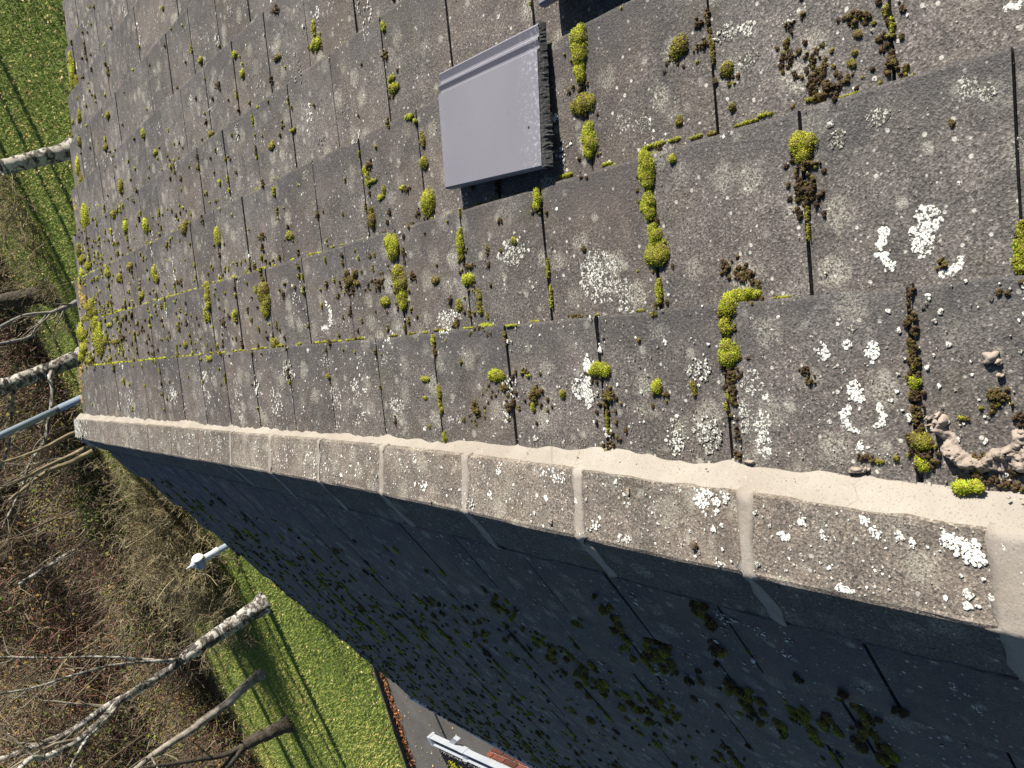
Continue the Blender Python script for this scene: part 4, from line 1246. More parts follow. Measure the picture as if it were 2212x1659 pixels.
# outbuilding with felt roof and white guttering
GZ2 = -2.0
g0 = at_z(930, 1602, GZ2); g1 = at_z(1053, 1659, GZ2)
gd = g1 - g0; gd /= np.linalg.norm(gd); gd[2] = 0
gn = np.array([gd[1], -gd[0], 0]);
if gn[0] > 0: gn = -gn                          # away from the house
out = empty('outbuilding', (float(g0[0]), float(g0[1]), GZ))
tag(out, 'outbuilding with black felt flat roof and white gutter in the corner below the eaves', 'outbuilding')
ang = math.atan2(-gd[0], gd[1]) if False else 0
def OB(u, v, z):                                # u along the gutter towards the camera, v away from the house, z absolute
    p = g0 + gd * u + gn * v
    return (p[0] - g0[0], p[1] - g0[1], z - GZ)
def obox(mb, u0, u1, v0, v1, z0, z1):
    vs = [OB(u, v, z) for u in (u0, u1) for v in (v0, v1) for z in (z0, z1)]
    mb.add(vs, [(0, 1, 3, 2), (4, 6, 7, 5), (0, 4, 5, 1), (2, 3, 7, 6), (0, 2, 6, 4), (1, 5, 7, 3)])
LEN = 5.0
# square-line gutter: open trough seen as two walls and a bottom
b = MB()
obox(b, 0.0, LEN, -0.055, -0.045, GZ2 - 0.075, GZ2); obox(b, 0.0, LEN, 0.045, 0.055, GZ2 - 0.075, GZ2); obox(b, 0.0, LEN, -0.0447, 0.0447, GZ2 - 0.075, GZ2 - 0.052)
b.build('gutter', M_GUTTER, out, bevel=0.003)
b = MB(); obox(b, -0.03, 0.022, -0.064, 0.064, GZ2 - 0.09, GZ2 + 0.008); b.build('gutter_stop_end', M_GUTTER, out, bevel=0.006)
b = MB(); obox(b, 0.66, 0.75, -0.062, -0.0555, GZ2 - 0.085, GZ2 + 0.008); obox(b, 0.66, 0.75, 0.0555, 0.062, GZ2 - 0.085, GZ2 + 0.008); obox(b, 0.66, 0.75, -0.0552, 0.0552, GZ2 - 0.048, GZ2 - 0.012); b.build('gutter_union', M_GUTTER, out, bevel=0.003)
def slab(name, quad, z1, th):
    m = MB(); base = np.array([g0[0], g0[1], GZ])
    top = [at_z(x, y, z1) - base for x, y in quad]; lo = [p - np.array([0, 0, th]) for p in top]
    m.add(top + lo, [(0, 1, 2, 3), (7, 6, 5, 4), (0, 4, 5, 1), (1, 5, 6, 2), (2, 6, 7, 3), (3, 7, 4, 0)])
    return m.build(name, M_GUTTER, out)
slab('capping_board', [(991, 1610), (973, 1620), (1300, 1812), (1330, 1810)], GZ2 - 0.08, 0.025)
slab('end_board', [(962, 1613), (978, 1594.5), (988, 1601), (972, 1619.5)], GZ2 - 0.05, 0.05)
b = MB(); obox(b, 0.10, LEN, 0.085, 3.2, GZ2 - 0.10, GZ2 - 0.01); b.build('felt_roof', M_FELT, out)
Wp = at_z(1036, 1643, GZ2 - 0.125)
u0 = float((Wp - g0) @ gd); v0 = float((Wp - g0) @ gn)
b = MB(); obox(b, u0 + 0.012, LEN, v0 + 0.012, 3.0, GZ, GZ2 - 0.125); b.build('wall_core', M_PIER, out)
bw, bh, mesh_b = 0.225, 0.078, None
for r_ in range(20):
    zc_ = GZ2 - 0.165 - r_ * bh
    if zc_ < GZ + 0.02: break
    for c_ in range(9):
        uc = u0 + bw / 2 + c_ * bw + (bw / 2 if r_ % 2 else 0)
        half = r_ % 2 and c_ == 0
        if mesh_b is None:
            m = MB(); m.box((0, 0, 0), (bw - 0.014, 0.05, bh - 0.014)); o = m.build('brick', M_PAVER, out, bevel=0.003); mesh_b = o.data
        else:
            o = link(bpy.data.objects.new('brick', mesh_b), out)
        p = OB(uc, v0 + 0.018 + rng.normal(0, 0.001), zc_)
        o.location = p; o.rotation_euler = (0, 0, math.atan2(gd[1], gd[0]))
        if half:
            o2 = link(bpy.data.objects.new('brick', mesh_b), out); o2.scale = (0.46, 1, 1); o2.rotation_euler = o.rotation_euler
            o2.location = OB(u0 + bw * 0.25 - 0.002, v0 + 0.018, zc_)
# pale chippings and leaf litter caught behind the gutter, yellow moss on the felt
V, T, n = [], [], 0
for _ in range(260):
    u = rng.uniform(0.1, 1.9); v = 0.075 + abs(rng.normal(0, 0.022)); r = rng.uniform(0.004, 0.010)
    C = np.array(OB(u, v, GZ2 - 0.005)) + np.array([g0[0], g0[1], GZ])
    p = rng.normal(0, 0.3, (6, 3)) + np.array([[1, 0, 0], [-1, 0, 0], [0, 1, 0], [0, -1, 0], [0, 0, .6], [0, 0, -.6]])
    V.append(C + p * r); T += [(n + a, n + b_, n + c) for a, b_, c in ((0, 2, 4), (2, 1, 4), (1, 3, 4), (3, 0, 4))]; n += 6
tag(tri_mesh('chippings', np.vstack(V), np.array(T), simple('chip', (0.14, 0.135, 0.13), (0.40, 0.39, 0.37), 30, 0.9, 0.3, 0.003)), 'pale chippings caught on the black felt behind the white gutter', 'chippings', kind='stuff')
V, T, n = [], [], 0
for _ in range(260):
    C = np.array(OB(0.36 + rng.normal(0, 0.09), 0.30 + rng.normal(0, 0.045), GZ2 - 0.004)) + np.array([g0[0], g0[1], GZ]); r = rng.uniform(0.006, 0.014)
    p = rng.normal(0, 0.3, (6, 3)) + np.array([[1, 0, 0], [-1, 0, 0], [0, 1, 0], [0, -1, 0], [0, 0, .8], [0, 0, -.8]])
    V.append(C + p * r); T += [(n + a, n + b_, n + c) for a, b_, c in ((0, 2, 4), (2, 1, 4), (1, 3, 4), (3, 0, 4))]; n += 6
tag(tri_mesh('moss', np.vstack(V), np.array(T), M_MOSS, tone=rng.uniform(0.5, 0.85, n)), 'yellow-green moss patch growing on the black felt flat roof', 'moss', kind='stuff')

# ================================================================== LAMP COLUMNS
D = 12.5
d = ray(470, 1190); ph_ = CAM + d / np.linalg.norm(d) * D * 1.02
dh = ray(430, 1212)
hp = CAM + dh * (ph_[1] / dh[1])
lx, ly = float(ph_[0]), float(ph_[1])
ztop = float(hp[2])
lamp = empty('garden_lamp_post', (lx, ly, GZ))
tag(lamp, 'short grey lamp post with drum lamp head and pointed white cap beside the bare shrub', 'lamp post')
zt = ztop - GZ
sc_ = 1.0
b = MB(); b.tube([(0, 0, 0), (0, 0, zt - 0.20)], 0.043, 18); b.build('pole', M_POLE, lamp, smooth=True)
b = MB(); b.tube([(0, 0, zt - 0.30), (0, 0, zt - 0.24), (0, 0, zt - 0.239), (0, 0, zt - 0.06)], [0.060, 0.060, 0.052, 0.052], 18); b.build('collar', M_WHITE, lamp, smooth=False)
b = MB()
hx = Vector((1, -0.25, 0.10)).normalized()
c0 = Vector((0, 0, zt))
b.tube([c0 - hx * 0.11, c0 - hx * 0.10, c0 + hx * 0.05, c0 + hx * 0.052], [0.056, 0.066, 0.066, 0.082], 22)
b.build('drum', M_POLE, lamp, smooth=False)
b = MB(); b.tube([c0 + hx * 0.053, c0 + hx * 0.070, c0 + hx * 0.10, c0 + hx * 0.113], [0.083, 0.088, 0.062, 0.018], 22); b.build('lens', M_GLASS, lamp, smooth=False)
b = MB(); b.tube([(0, 0, zt + 0.06), (0, 0, zt + 0.115), (0, 0, zt + 0.125), (0, 0, zt + 0.20)], [0.052, 0.044, 0.024, 0.006], 16); b.build('cap', M_WHITE, lamp, smooth=False)
# tall lamp column, seen crossing the birches; runs out of the picture
a1 = ray(170, 863); Pc = CAM + a1 / np.linalg.norm(a1) * 14.2
Pt = at_y(0, 941, float(Pc[1]) + 0.25)
col = empty('lamp_column', (float(Pc[0]), float(Pc[1]), GZ))
dirv = (Pt - Pc); dirv = dirv / dirv[2]
tag(col, 'tall slender blue-grey lamp column rising past the birch trunks behind the ridge end', 'lamp post')
def cp(z): return (dirv[0] * (z - Pc[2]), dirv[1] * (z - Pc[2]), z - GZ)
b = MB(); b.tube([cp(GZ), cp(float(Pc[2]) + 0.32)], 0.056, 18); b.tube([cp(float(Pc[2]) + 0.32), cp(1.9)], 0.050, 18); b.build('pole', M_POLE, col, smooth=True)
b = MB(); b.tube([cp(float(Pc[2]) + 0.29), cp(float(Pc[2]) + 0.34)], 0.060, 18); b.build('joint_band', simple('dark_band', (0.03, 0.035, 0.045), (0.05, 0.055, 0.065), 5, 0.5, 0.02, 0.002), col)
b = MB(); b.tube([cp(1.9), cp(1.98), cp(2.2), cp(2.32)], [0.06, 0.13, 0.14, 0.03], 18); b.build('lantern', M_WHITE, col)

# ================================================================== TREES
def bark_material(name, birch=True):
    k = NT(name, 0.85, 0.3)
    if birch:
        v = k.vscale((1.0, 1.0, 1.6))
        fis = k.ramp(k.noise(4.2, 7, 0.72, vec=v, dist=0.8), [(0.45, 0.0), (0.53, 1.0)])
        vs = k.vscale((3, 3, 26))
        len_ = k.ramp(k.noise(2.0, 3, 0.6, vec=vs), [(0.30, 0.35), (0.38, 1.0)])
        c = k.mix(fis, (0.045, 0.040, 0.035), k.ramp(k.noise(3, 4, 0.6), [(0.35, (0.20, 0.175, 0.145)), (0.55, (0.42, 0.39, 0.35)), (0.7, (0.60, 0.575, 0.54))]))
        c = k.mix(1.0, c, len_, 'MULTIPLY')
        return k.done(c, k.bump(fis, 0.7, 0.03))
    v = k.vscale((9, 9, 2.2))
    f = k.noise(2.4, 6, 0.7, vec=v)
    c = k.ramp(f, [(0.3, (0.02, 0.016, 0.012)), (0.55, (0.075, 0.06, 0.045)), (0.8, (0.17, 0.145, 0.11))])
    return k.done(c, k.bump(f, 1.0, 0.05))
M_BRANCH = simple('branch_bark', (0.09, 0.072, 0.052), (0.26, 0.225, 0.175), 6, 0.85, 0.4, 0.01)
M_MIX = simple('dappled_bark', (0.07, 0.055, 0.04), (0.36, 0.32, 0.27), 5, 0.85, 0.6, 0.02)
M_BIRCH = bark_material('birch_bark'); M_BARK = bark_material('dark_bark', False)
def twig_material(name, stops):
    k = NT(name, 0.8, 0.25)
    return k.done(k.ramp(k.attr(), stops))
M_TWIG = twig_material('twigs', [(0, (0.05, 0.034, 0.024)), (0.35, (0.12, 0.085, 0.058)), (0.6, (0.20, 0.16, 0.10)), (0.8, (0.30, 0.26, 0.17)), (1, (0.17, 0.075, 0.055))])
M_TAN = twig_material('tan_twigs', [(0, (0.10, 0.075, 0.04)), (0.5, (0.27, 0.22, 0.12)), (1, (0.42, 0.36, 0.22))])
M_LEAF = twig_material('leaves', [(0, (0.05, 0.075, 0.018)), (0.3, (0.13, 0.16, 0.03)), (0.5, (0.24, 0.185, 0.04)), (0.75, (0.22, 0.13, 0.045)), (1, (0.125, 0.058, 0.042))])
M_FALLEN = twig_material('fallen_leaves', [(0, (0.30, 0.22, 0.09)), (0.4, (0.45, 0.33, 0.14)), (0.7, (0.52, 0.40, 0.22)), (1, (0.40, 0.15, 0.05))])
M_LITTER = twig_material('leaf_drift', [(0, (0.17, 0.07, 0.03)), (0.5, (0.32, 0.13, 0.055)), (1, (0.50, 0.25, 0.12))])
M_GRASS = twig_material('grass_blades', [(0, (0.075, 0.105, 0.026)), (0.45, (0.185, 0.230, 0.046)), (0.8, (0.33, 0.340, 0.085)), (1, (0.48, 0.38, 0.14))])

def tubes(paths, radii, ns=3):
    """paths N,K,3 ; radii N,K -> V, F(quads)"""
    P = np.asarray(paths, float); Rr = np.asarray(radii, float)
    N, K, _ = P.shape
    D = np.empty_like(P); D[:, 1:-1] = P[:, 2:] - P[:, :-2]; D[:, 0] = P[:, 1] - P[:, 0]; D[:, -1] = P[:, -1] - P[:, -2]
    D /= np.linalg.norm(D, axis=2, keepdims=True) + 1e-9
    ref = np.tile(np.array([0.37, 0.52, 0.77]), (N, K, 1))
    A = np.cross(D, ref); A /= np.linalg.norm(A, axis=2, keepdims=True) + 1e-9
    B = np.cross(D, A)
    an = np.linspace(0, 2 * np.pi, ns, endpoint=False)
    V = P[:, :, None, :] + Rr[:, :, None, None] * (np.cos(an)[None, None, :, None] * A[:, :, None, :] + np.sin(an)[None, None, :, None] * B[:, :, None, :])
    V = V.reshape(-1, 3)
    i = np.arange(N)[:, None, None] * K * ns; k = np.arange(K - 1)[None, :, None] * ns; j = np.arange(ns)[None, None, :]; j2 = (j + 1) % ns
    F = np.stack([i + k + j, i + k + j2, i + k + ns + j2, i + k + ns + j], -1).reshape(-1, 4)
    return V, F

def wander(starts, dirs, lengths, K, curl, droop=0.0):
    N = len(starts); P = np.empty((N, K, 3)); P[:, 0] = starts
    d = dirs.copy()
    st = (lengths / (K - 1))[:, None]
    for k in range(1, K):
        d = d + rng.normal(0, curl, (N, 3)); d[:, 2] += droop
        d /= np.linalg.norm(d, axis=1, keepdims=True)
        P[:, k] = P[:, k - 1] + d * st
    return P

def branch_out(P, Rad, per, lenf, spread, K, curl, rmin, up=0.35, t0=0.2, droop=0.0):
    """child branches from the paths P (N,K,3)"""
    N, K0, _ = P.shape
    S, Dr, L, R0 = [], [], [], []
    for n_ in range(N):
        tot = np.linalg.norm(np.diff(P[n_], axis=0), axis=1).sum()
        for _ in range(per if per >= 1 else int(rng.uniform() < per)):
            t = rng.uniform(t0, 0.98) * (K0 - 1); i = int(min(t, K0 - 2)); f = t - i
            p = P[n_, i] * (1 - f) + P[n_, i + 1] * f
            d0 = P[n_, i + 1] - P[n_, i]; d0 /= np.linalg.norm(d0) + 1e-9
            q = rng.normal(0, 1, 3); q -= q @ d0 * d0; q /= np.linalg.norm(q) + 1e-9
            dd = d0 * math.cos(spread) + q * math.sin(spread); dd[2] += up; dd /= np.linalg.norm(dd)
            S.append(p); Dr.append(dd); L.append(tot * lenf * rng.uniform(0.6, 1.2) * (1.15 - 0.6 * t / (K0 - 1)))
            R0.append(max(rmin, (Rad[n_, i] * (1 - f) + Rad[n_, i + 1] * f) * rng.uniform(0.35, 0.55)) if Rad[n_, i] < 0.07 else rng.uniform(0.012, 0.032))
    S = np.array(S); Dr = np.array(Dr); L = np.array(L); R0 = np.array(R0)
    Q = wander(S, Dr, L, K, curl, droop)
    RR = R0[:, None] * np.linspace(1, 0.35, K)[None]
    return Q, np.maximum(RR, rmin * 0.7)

def smooth_path(pts, K):
    pts = np.array(pts, float); t = np.linspace(0, len(pts) - 1, K)
    i = np.minimum(t.astype(int), len(pts) - 2); f = (t - i)[:, None]
    p0 = pts[np.maximum(i - 1, 0)]; p1 = pts[i]; p2 = pts[i + 1]; p3 = pts[np.minimum(i + 2, len(pts) - 1)]
    return 0.5 * ((2 * p1) + (-p0 + p2) * f + (2 * p0 - 5 * p1 + 4 * p2 - p3) * f ** 2 + (-p0 + 3 * p1 - 3 * p2 + p3) * f ** 3)

def tree(stems, label, bark, name='birch_tree', per=9, twigs=5, crown=True, group=None, rmin=0.006, lenf=0.38, leaves=0):
    """stems: list of (points, radii); the first starts on the ground"""
    base = np.array(stems[0][0][0], float); base[2] = GZ
    e = empty(name, tuple(base)); tag(e, label, 'tree', group)
    K = 26
    first = True
    allP, allR = [], []
    for pts, rad in stems:
        Pm = smooth_path(pts, K); Rm = np.interp(np.linspace(0, len(rad) - 1, K), range(len(rad)), rad)
        Pm[1:-1] += rng.normal(0, 1, (K - 2, 3)) * Rm[1:-1, None] * 0.06
        allP.append(Pm); allR.append(Rm)
    P = np.array(allP); R = np.array(allR)
    n = 14
    for q in range(len(P)):
        V, F = tubes(P[q:q + 1], R[q:q + 1], n)
        # knobbly bark
        V = V + rng.normal(0, 1, V.shape) * np.repeat(R[q], n)[:, None] * 0.010
        # root flare on the first stem
        fl = (V[:, 2] < GZ + 0.25)
        V[fl, :2] = base[:2] + (V[fl, :2] - base[:2]) * (1 + 0.35 * np.clip((GZ + 0.25 - V[fl, 2:3]) / 0.25, 0, 1))
        tri_mesh('trunk' if q == 0 else 'limb', V - base, F, bark, e, smooth=True)
    if crown:
        B1, R1 = branch_out(P, R, per, lenf, 0.75, 9, 0.16, rmin * 2, t0=0.3)
        V, F = tubes(B1, R1, 5)
        tag(tri_mesh('branches', V - base, F, M_BRANCH, e, smooth=True), kind='stuff')
        B2, R2 = branch_out(B1, R1, twigs, 0.45, 0.6, 6, 0.2, rmin, up=0.1, droop=-0.03)
        B3, R3 = branch_out(B2, R2, 3, 0.5, 0.6, 4, 0.2, rmin * 0.8, up=0.0, droop=-0.05)
        V2, F2 = tubes(B2, R2, 3); V3, F3 = tubes(B3, R3, 3)
        V = np.vstack([V2, V3]); F = np.vstack([F2, F3 + len(V2)])
        tn = np.concatenate([np.repeat(rng.uniform(0.1, 0.7, len(B2)), 18), np.repeat(rng.uniform(0.1, 0.7, len(B3)), 12)])
        tag(tri_mesh('twigs', V - base, F, M_TWIG, e, tone=tn), kind='stuff')
        if leaves:
            idx = rng.integers(0, len(B3), leaves); Pn = B3[idx, rng.integers(0, 4, leaves)] + rng.normal(0, 0.05, (leaves, 3))
            Vq, Fq = quads(Pn, 0.03)
            tag(tri_mesh('leaves', Vq - base, Fq, M_LEAF, e, tone=np.repeat(rng.uniform(0.35, 0.9, leaves), 4)), kind='stuff')
    return e

def quads(P, size, flat=False):
    N = len(P); size = np.broadcast_to(size, (N,))
    a = rng.normal(0, 1, (N, 3)); 
    if flat: a[:, 2] *= 0.25
    a /= np.linalg.norm(a, axis=1, keepdims=True)
    b = rng.normal(0, 1, (N, 3))
    if flat: b[:, 2] *= 0.25
    b -= (a * b).sum(1, keepdims=True) * a; b /= np.linalg.norm(b, axis=1, keepdims=True)
    s = size[:, None]
    V = np.stack([P - a * s, P + b * s * 0.7, P + a * s, P - b * s * 0.7], 1).reshape(-1, 3)
    return V, np.arange(4 * N).reshape(N, 4)

def px_stem(L, Y0, dY=0.0):
    """L: (x, y, width in px) up the stem; Y0 depth of its foot, dY lean away per point"""
    pts, rad = [], []
    for i, (x, y, w) in enumerate(L):
        P = at_y(x, y, Y0 + dY * i)
        pts.append(P); rad.append(w / 2 / FPX * abs((CR.T @ (P - CAM))[2]))
    return pts, rad

def ext(st, z, dx=0.0, dy=0.0, r=0.03):
    pts, rad = st
    return (pts + [np.array([pts[-1][0] + dx, pts[-1][1] + dy, z])], rad + [r])
def foot(st, P=None):
    pts, rad = st
    p = np.array(pts[0] if P is None else P, float).copy(); p[2] = GZ - 0.05
    return ([p] + pts, [rad[0] * 1.12] + rad)

# the leaning white birch standing on the lawn, left of the lamp post
B0 = at_z(575, 1302)
st0 = px_stem([(575, 1300, 40), (520, 1338, 37), (480, 1363, 32), (430, 1398, 28), (395, 1425, 25)], B0[1], 0.02)
st1 = px_stem([(395, 1425, 20), (340, 1462, 18), (285, 1498, 17), (225, 1530, 15), (150, 1582, 14), (60, 1618, 13), (0, 1640, 12)], B0[1] + 0.1, 0.05)
st2 = px_stem([(340, 1464, 14), (262, 1512, 13), (215, 1560, 14), (160, 1606, 14), (95, 1636, 12), (40, 1662, 11)], B0[1] + 0.1, -0.12)
st3 = px_stem([(395, 1425, 12), (367, 1426, 7), (250, 1436, 5), (160, 1458, 5), (83, 1483, 5), (0, 1499, 5)], B0[1] + 0.1, -0.1)
st4 = px_stem([(380, 1430, 7), (233, 1419, 5), (120, 1421, 4), (0, 1419, 4)], B0[1] + 0.1, 0.25)
st5 = px_stem([(262, 1512, 9), (225, 1560, 8), (185, 1600, 7), (150, 1660, 6), (120, 1700, 5)], B0[1], -0.25)
tree([foot(st0), ext(st1, 5.0, 0.6, 1, 0.02), ext(st2, 4.0, -1, 0, 0.02), st3, st4, st5], 'leaning white-barked birch with forked trunk on the lawn left of the lamp post', M_BIRCH, per=6, twigs=5, rmin=0.007)
# birch top left of the photograph
T1 = at_z(168, 318)
s1 = px_stem([(165, 320, 38), (120, 333, 36), (60, 348, 34), (0, 362, 32)], T1[1], 0.0)
tree([foot(s1, T1), ], 'white birch trunk nearest the verge, highest in the photo above the sunny slope', M_BIRCH, crown=False)
sx = ext(px_stem([(0, 362, 32), (-60, 376, 30)], T1[1]), 7.0, 0.6, 0.4, 0.04)
top = bpy.data.objects[-1]
# dark ivy-footed trunk
T2 = at_z(113, 631)
s2 = px_stem([(112, 632, 44), (85, 637, 38), (45, 645, 36), (0, 655, 35)], T2[1], 0.0)
tree([foot(s2), ext(px_stem([(0, 655, 35), (-80, 672, 30)], T2[1]), 8.0, 0.8, 0.5, 0.05)], 'dark rough-barked trunk between two white birches on the striped grass', M_BARK, name='oak_tree', per=10)
# grey sapling that forks low
T3 = at_z(170, 652)
Y3 = 15.5
s3 = px_stem([(175, 650, 12), (163, 656, 11), (140, 664, 10), (112, 675, 8), (95, 676, 7), (50, 682, 6), (0, 706, 6)], Y3, 0.0)
s3b = px_stem([(112, 675, 8), (96, 688, 7), (80, 705, 6), (62, 728, 6), (0, 742, 5)], Y3, 0.05)
tree([foot(s3, (s3[0][0][0], Y3, 0)), s3b], 'thin grey sapling forking in front of the dark trunk at the roof verge', simple('grey_bark', (0.13, 0.12, 0.11), (0.25, 0.235, 0.215), 9, 0.8, 0.3, 0.01), name='sapling', per=8, twigs=4, rmin=0.004, lenf=0.3)
# big birch beside the lamp column
T4 = at_z(185, 766)
s4 = px_stem([(185, 766, 36), (150, 780, 34), (110, 797, 32), (60, 815, 32), (0, 838, 33)], T4[1], 0.0)
s4b = px_stem([(112, 800, 12), (108, 815, 11), (114, 840, 10), (112, 875, 9), (103, 915, 8), (98, 950, 8), (75, 985, 7), (60, 1010, 6), (50, 1050, 6), (30, 1090, 5), (5, 1140, 5)], T4[1] - 0.2, -0.05)
s4c = px_stem([(50, 818, 9), (30, 850, 7), (25, 900, 6), (20, 960, 5), (0, 1010, 4)], T4[1] - 0.1, 0.1)
tree([foot(s4, T4), s4b, s4c, ext(px_stem([(0, 838, 33), (-70, 862, 28)], T4[1]), 7.5, -0.4, 0.5, 0.04)], 'thick peeling white birch beside the lamp column with a drooping pale branch', M_BIRCH, per=10, rmin=0.006)
# brush stems behind the ridge end
Tb = 21.0
sb = [px_stem([(210, 955, 9), (150, 985, 8), (95, 1010, 7), (40, 1040, 6), (0, 1056, 6)], Tb), px_stem([(190, 945, 9), (160, 935, 8), (100, 965, 7), (50, 985, 6), (0, 1000, 5)], Tb - 0.5),
      px_stem([(200, 975, 12), (150, 1000, 11), (100, 1020, 9), (60, 1050, 8), (20, 1080, 7)], Tb + 0.4)]
tree([foot(sb[0], at_z(216, 952))] + sb[1:], 'clump of slanting olive-brown stems behind the far ridge end', simple('olive_bark', (0.12, 0.085, 0.05), (0.24, 0.19, 0.11), 7, 0.8, 0.3, 0.01), name='hazel_bush', per=7, twigs=5, rmin=0.005, lenf=0.25)
# two rough trunks in the lower left of the photograph
T6 = at_z(570, 1453)
s6 = px_stem([(570, 1453, 20), (530, 1482, 20), (490, 1520, 18), (450, 1548, 17), (420, 1572, 16)], T6[1], 0.05)
tree([foot(s6), ext(px_stem([(420, 1572, 16), (340, 1625, 14), (280, 1675, 12)], T6[1] + 0.2), 4.5, -1, 0.4, 0.03)], 'slimmer dappled trunk standing behind the thick one at the lower left lawn edge', M_MIX, per=3)
T7 = at_z(628, 1562)
s7 = px_stem([(628, 1562, 32), (590, 1580, 28), (550, 1598, 26), (525, 1612, 22)], T7[1], 0.0)
s7b = px_stem([(525, 1612, 18), (500, 1645, 18), (470, 1675, 16), (420, 1720, 14)], T7[1])
s7c = px_stem([(525, 1612, 12), (480, 1632, 11), (430, 1640, 10), (370, 1650, 8), (300, 1660, 7)], T7[1])
tree([foot(s7), ext(s7b, 4.5, -1.2, 0, 0.03), s7c], 'rough brown forked trunk at the lower edge of the lawn, lowest in the photo', M_BARK, name='oak_tree', per=4)
# thin pale leaning trunk deep in the brush
T8 = at_z(238, 1140)
s8 = px_stem([(238, 1140, 12), (200, 1163, 11), (150, 1195, 10), (80, 1238, 8), (40, 1262, 6)], T8[1])
tree([foot(s8)], 'thin pale leaning birch deep in the brown thicket', M_BIRCH, per=7, twigs=4)
# trees on the sunny side of the lawn, out of the picture, whose shadows stripe the grass
for (x, y, r, h) in [(11.5, 19.2, 0.18, 10), (12.5, 22.6, 0.2, 10), (10, 27.4, 0.2, 12), (8.2, 25.0, 0.15, 9), (14, 20.6, 0.17, 10)]:
    p = [np.array([x, y, GZ - 0.05]), np.array([x + rng.normal(0, .2), y + rng.normal(0, .2), GZ + h * 0.35]), np.array([x + rng.normal(0, .5), y + rng.normal(0, .4), GZ + h * 0.7]), np.array([x + rng.normal(0, .8), y + rng.normal(0, .6), GZ + h])]
    tree([(p, [r, r * 0.8, r * 0.5, 0.03])], 'bare birch standing on the sunny side of the lawn beyond the roof', M_BIRCH, per=6, twigs=4, group='birches on the sunny side of the lawn', lenf=0.3)

# ================================================================== SHRUBS AND THICKET
def shrub(name, center, rx, ry, h, n, mat, tones, label, rt=0.008, stems=14, leaves=0, leaf_tone=(0.5, 1), leaf_size=0.03, cat='shrub', curl=0.35):
    c = np.array([center[0], center[1], GZ])
    e = empty(name, tuple(c)); tag(e, label, cat)
    # main stems
    S = np.zeros((stems, 3)); S[:, :2] = rng.normal(0, 0.25, (stems, 2)) * [rx, ry]
    an = rng.uniform(0, 2 * np.pi, stems)
    Dv = np.stack([np.cos(an) * rx * 0.7, np.sin(an) * ry * 0.7, np.full(stems, h)], 1); Dv /= np.linalg.norm(Dv, axis=1, keepdims=True)
    P = wander(S, Dv, rng.uniform(0.8, 1.2, stems) * h, 8, 0.12); R = np.linspace(rt * 3.0, rt * 1.2, 8)[None].repeat(stems, 0)
    V, F = tubes(P, R, 5)
    tri_mesh('stems', V, F, mat, e, tone=np.repeat(rng.uniform(*tones, stems), 40))['kind'] = 'stuff'
    # tangled arching twigs
    na = max(20, n // 110)
    S = rng.normal(0, 0.42, (na, 3)) * [rx, ry, 0]; S[:, 2] = rng.uniform(0, 0.3, na) * h
    an = rng.uniform(0, 2 * np.pi, na)
    d = np.stack([np.cos(an), np.sin(an), rng.uniform(0.2, 1.8, na)], 1); d /= np.linalg.norm(d, axis=1, keepdims=True)
    A1 = wander(S, d, rng.uniform(0.5, 1.1, na) * h * 1.2, 8, 0.25, -0.06); A1[:, :, 2] = np.maximum(A1[:, :, 2], 0.03)
    RA = rt * 1.5 * np.linspace(1, .5, 8)[None].repeat(na, 0)
    A2, RB = branch_out(A1, RA, 9, 0.5, 0.8, 6, curl, rt * 0.6, up=0.1, t0=0.15); A2[:, :, 2] = np.maximum(A2[:, :, 2], 0.02)
    A3, RC = branch_out(A2, RB, 8, 0.5, 0.8, 5, curl, rt * 0.45, up=0.05, t0=0.1); A3[:, :, 2] = np.maximum(A3[:, :, 2], 0.02)
    Vs, Fs, Ts, o_ = [], [], [], 0
    for Q, RR in ((A1, RA), (A2, RB), (A3, RC)):
        V, F = tubes(Q, RR, 3); Vs.append(V); Fs.append(F + o_); o_ += len(V); Ts.append(np.repeat(rng.uniform(*tones, len(Q)), 3 * Q.shape[1]))
    tag(tri_mesh('twigs', np.vstack(Vs), np.vstack(Fs), mat, e, tone=np.concatenate(Ts)), kind='stuff')
    if leaves:
        u = rng.normal(0, 1, (leaves, 3)); u[:, 2] = abs(u[:, 2]); u /= np.linalg.norm(u, axis=1, keepdims=True)
        Vq, Fq = quads(u * (rng.uniform(0.4, 1.02, leaves) ** 0.5)[:, None] * [rx, ry, h], leaf_size)
        tag(tri_mesh('leaves', Vq, Fq, M_LEAF, e, tone=np.repeat(rng.uniform(*leaf_tone, leaves), 4)), kind='stuff')
    return e
c = at_z(455, 1215)
shrub('bare_shrub', (c[0] + 0.4, c[1] + 0.3), 2.7, 2.3, 1.5, 24000, M_TAN, (0.0, 1.0), 'wide tan-coloured bare shrub of tangled twigs behind the lamp post', rt=0.0105, stems=30, leaves=700, leaf_tone=(0.7, 1), curl=0.45)
c = at_z(385, 1105)
shrub('bare_shrub', (c[0], c[1]), 1.7, 1.6, 1.0, 9000, M_TAN, (0.0, 0.8), 'smaller olive bare shrub between the tan shrub and the roof edge', rt=0.008, stems=14, leaves=1400, leaf_tone=(0.0, 0.5))
c = at_z(330, 1290)
shrub('red_twigged_shrub', (c[0], c[1]), 1.3, 1.3, 1.3, 8000, M_TWIG, (0.75, 1.0), 'reddish-brown twiggy shrub behind the tan shrub', rt=0.008, leaves=900, leaf_tone=(0.85, 1), leaf_size=0.035)
c = at_z(255, 1095)
shrub('evergreen_bush', (c[0], c[1]), 1.8, 1.5, 1.3, 600, M_TWIG, (0.0, 0.4), 'dark green leafy bush beside the narrow strip of far grass', rt=0.008, leaves=3200, leaf_tone=(0.0, 0.36), leaf_size=0.045)
c = at_z(590, 1640)
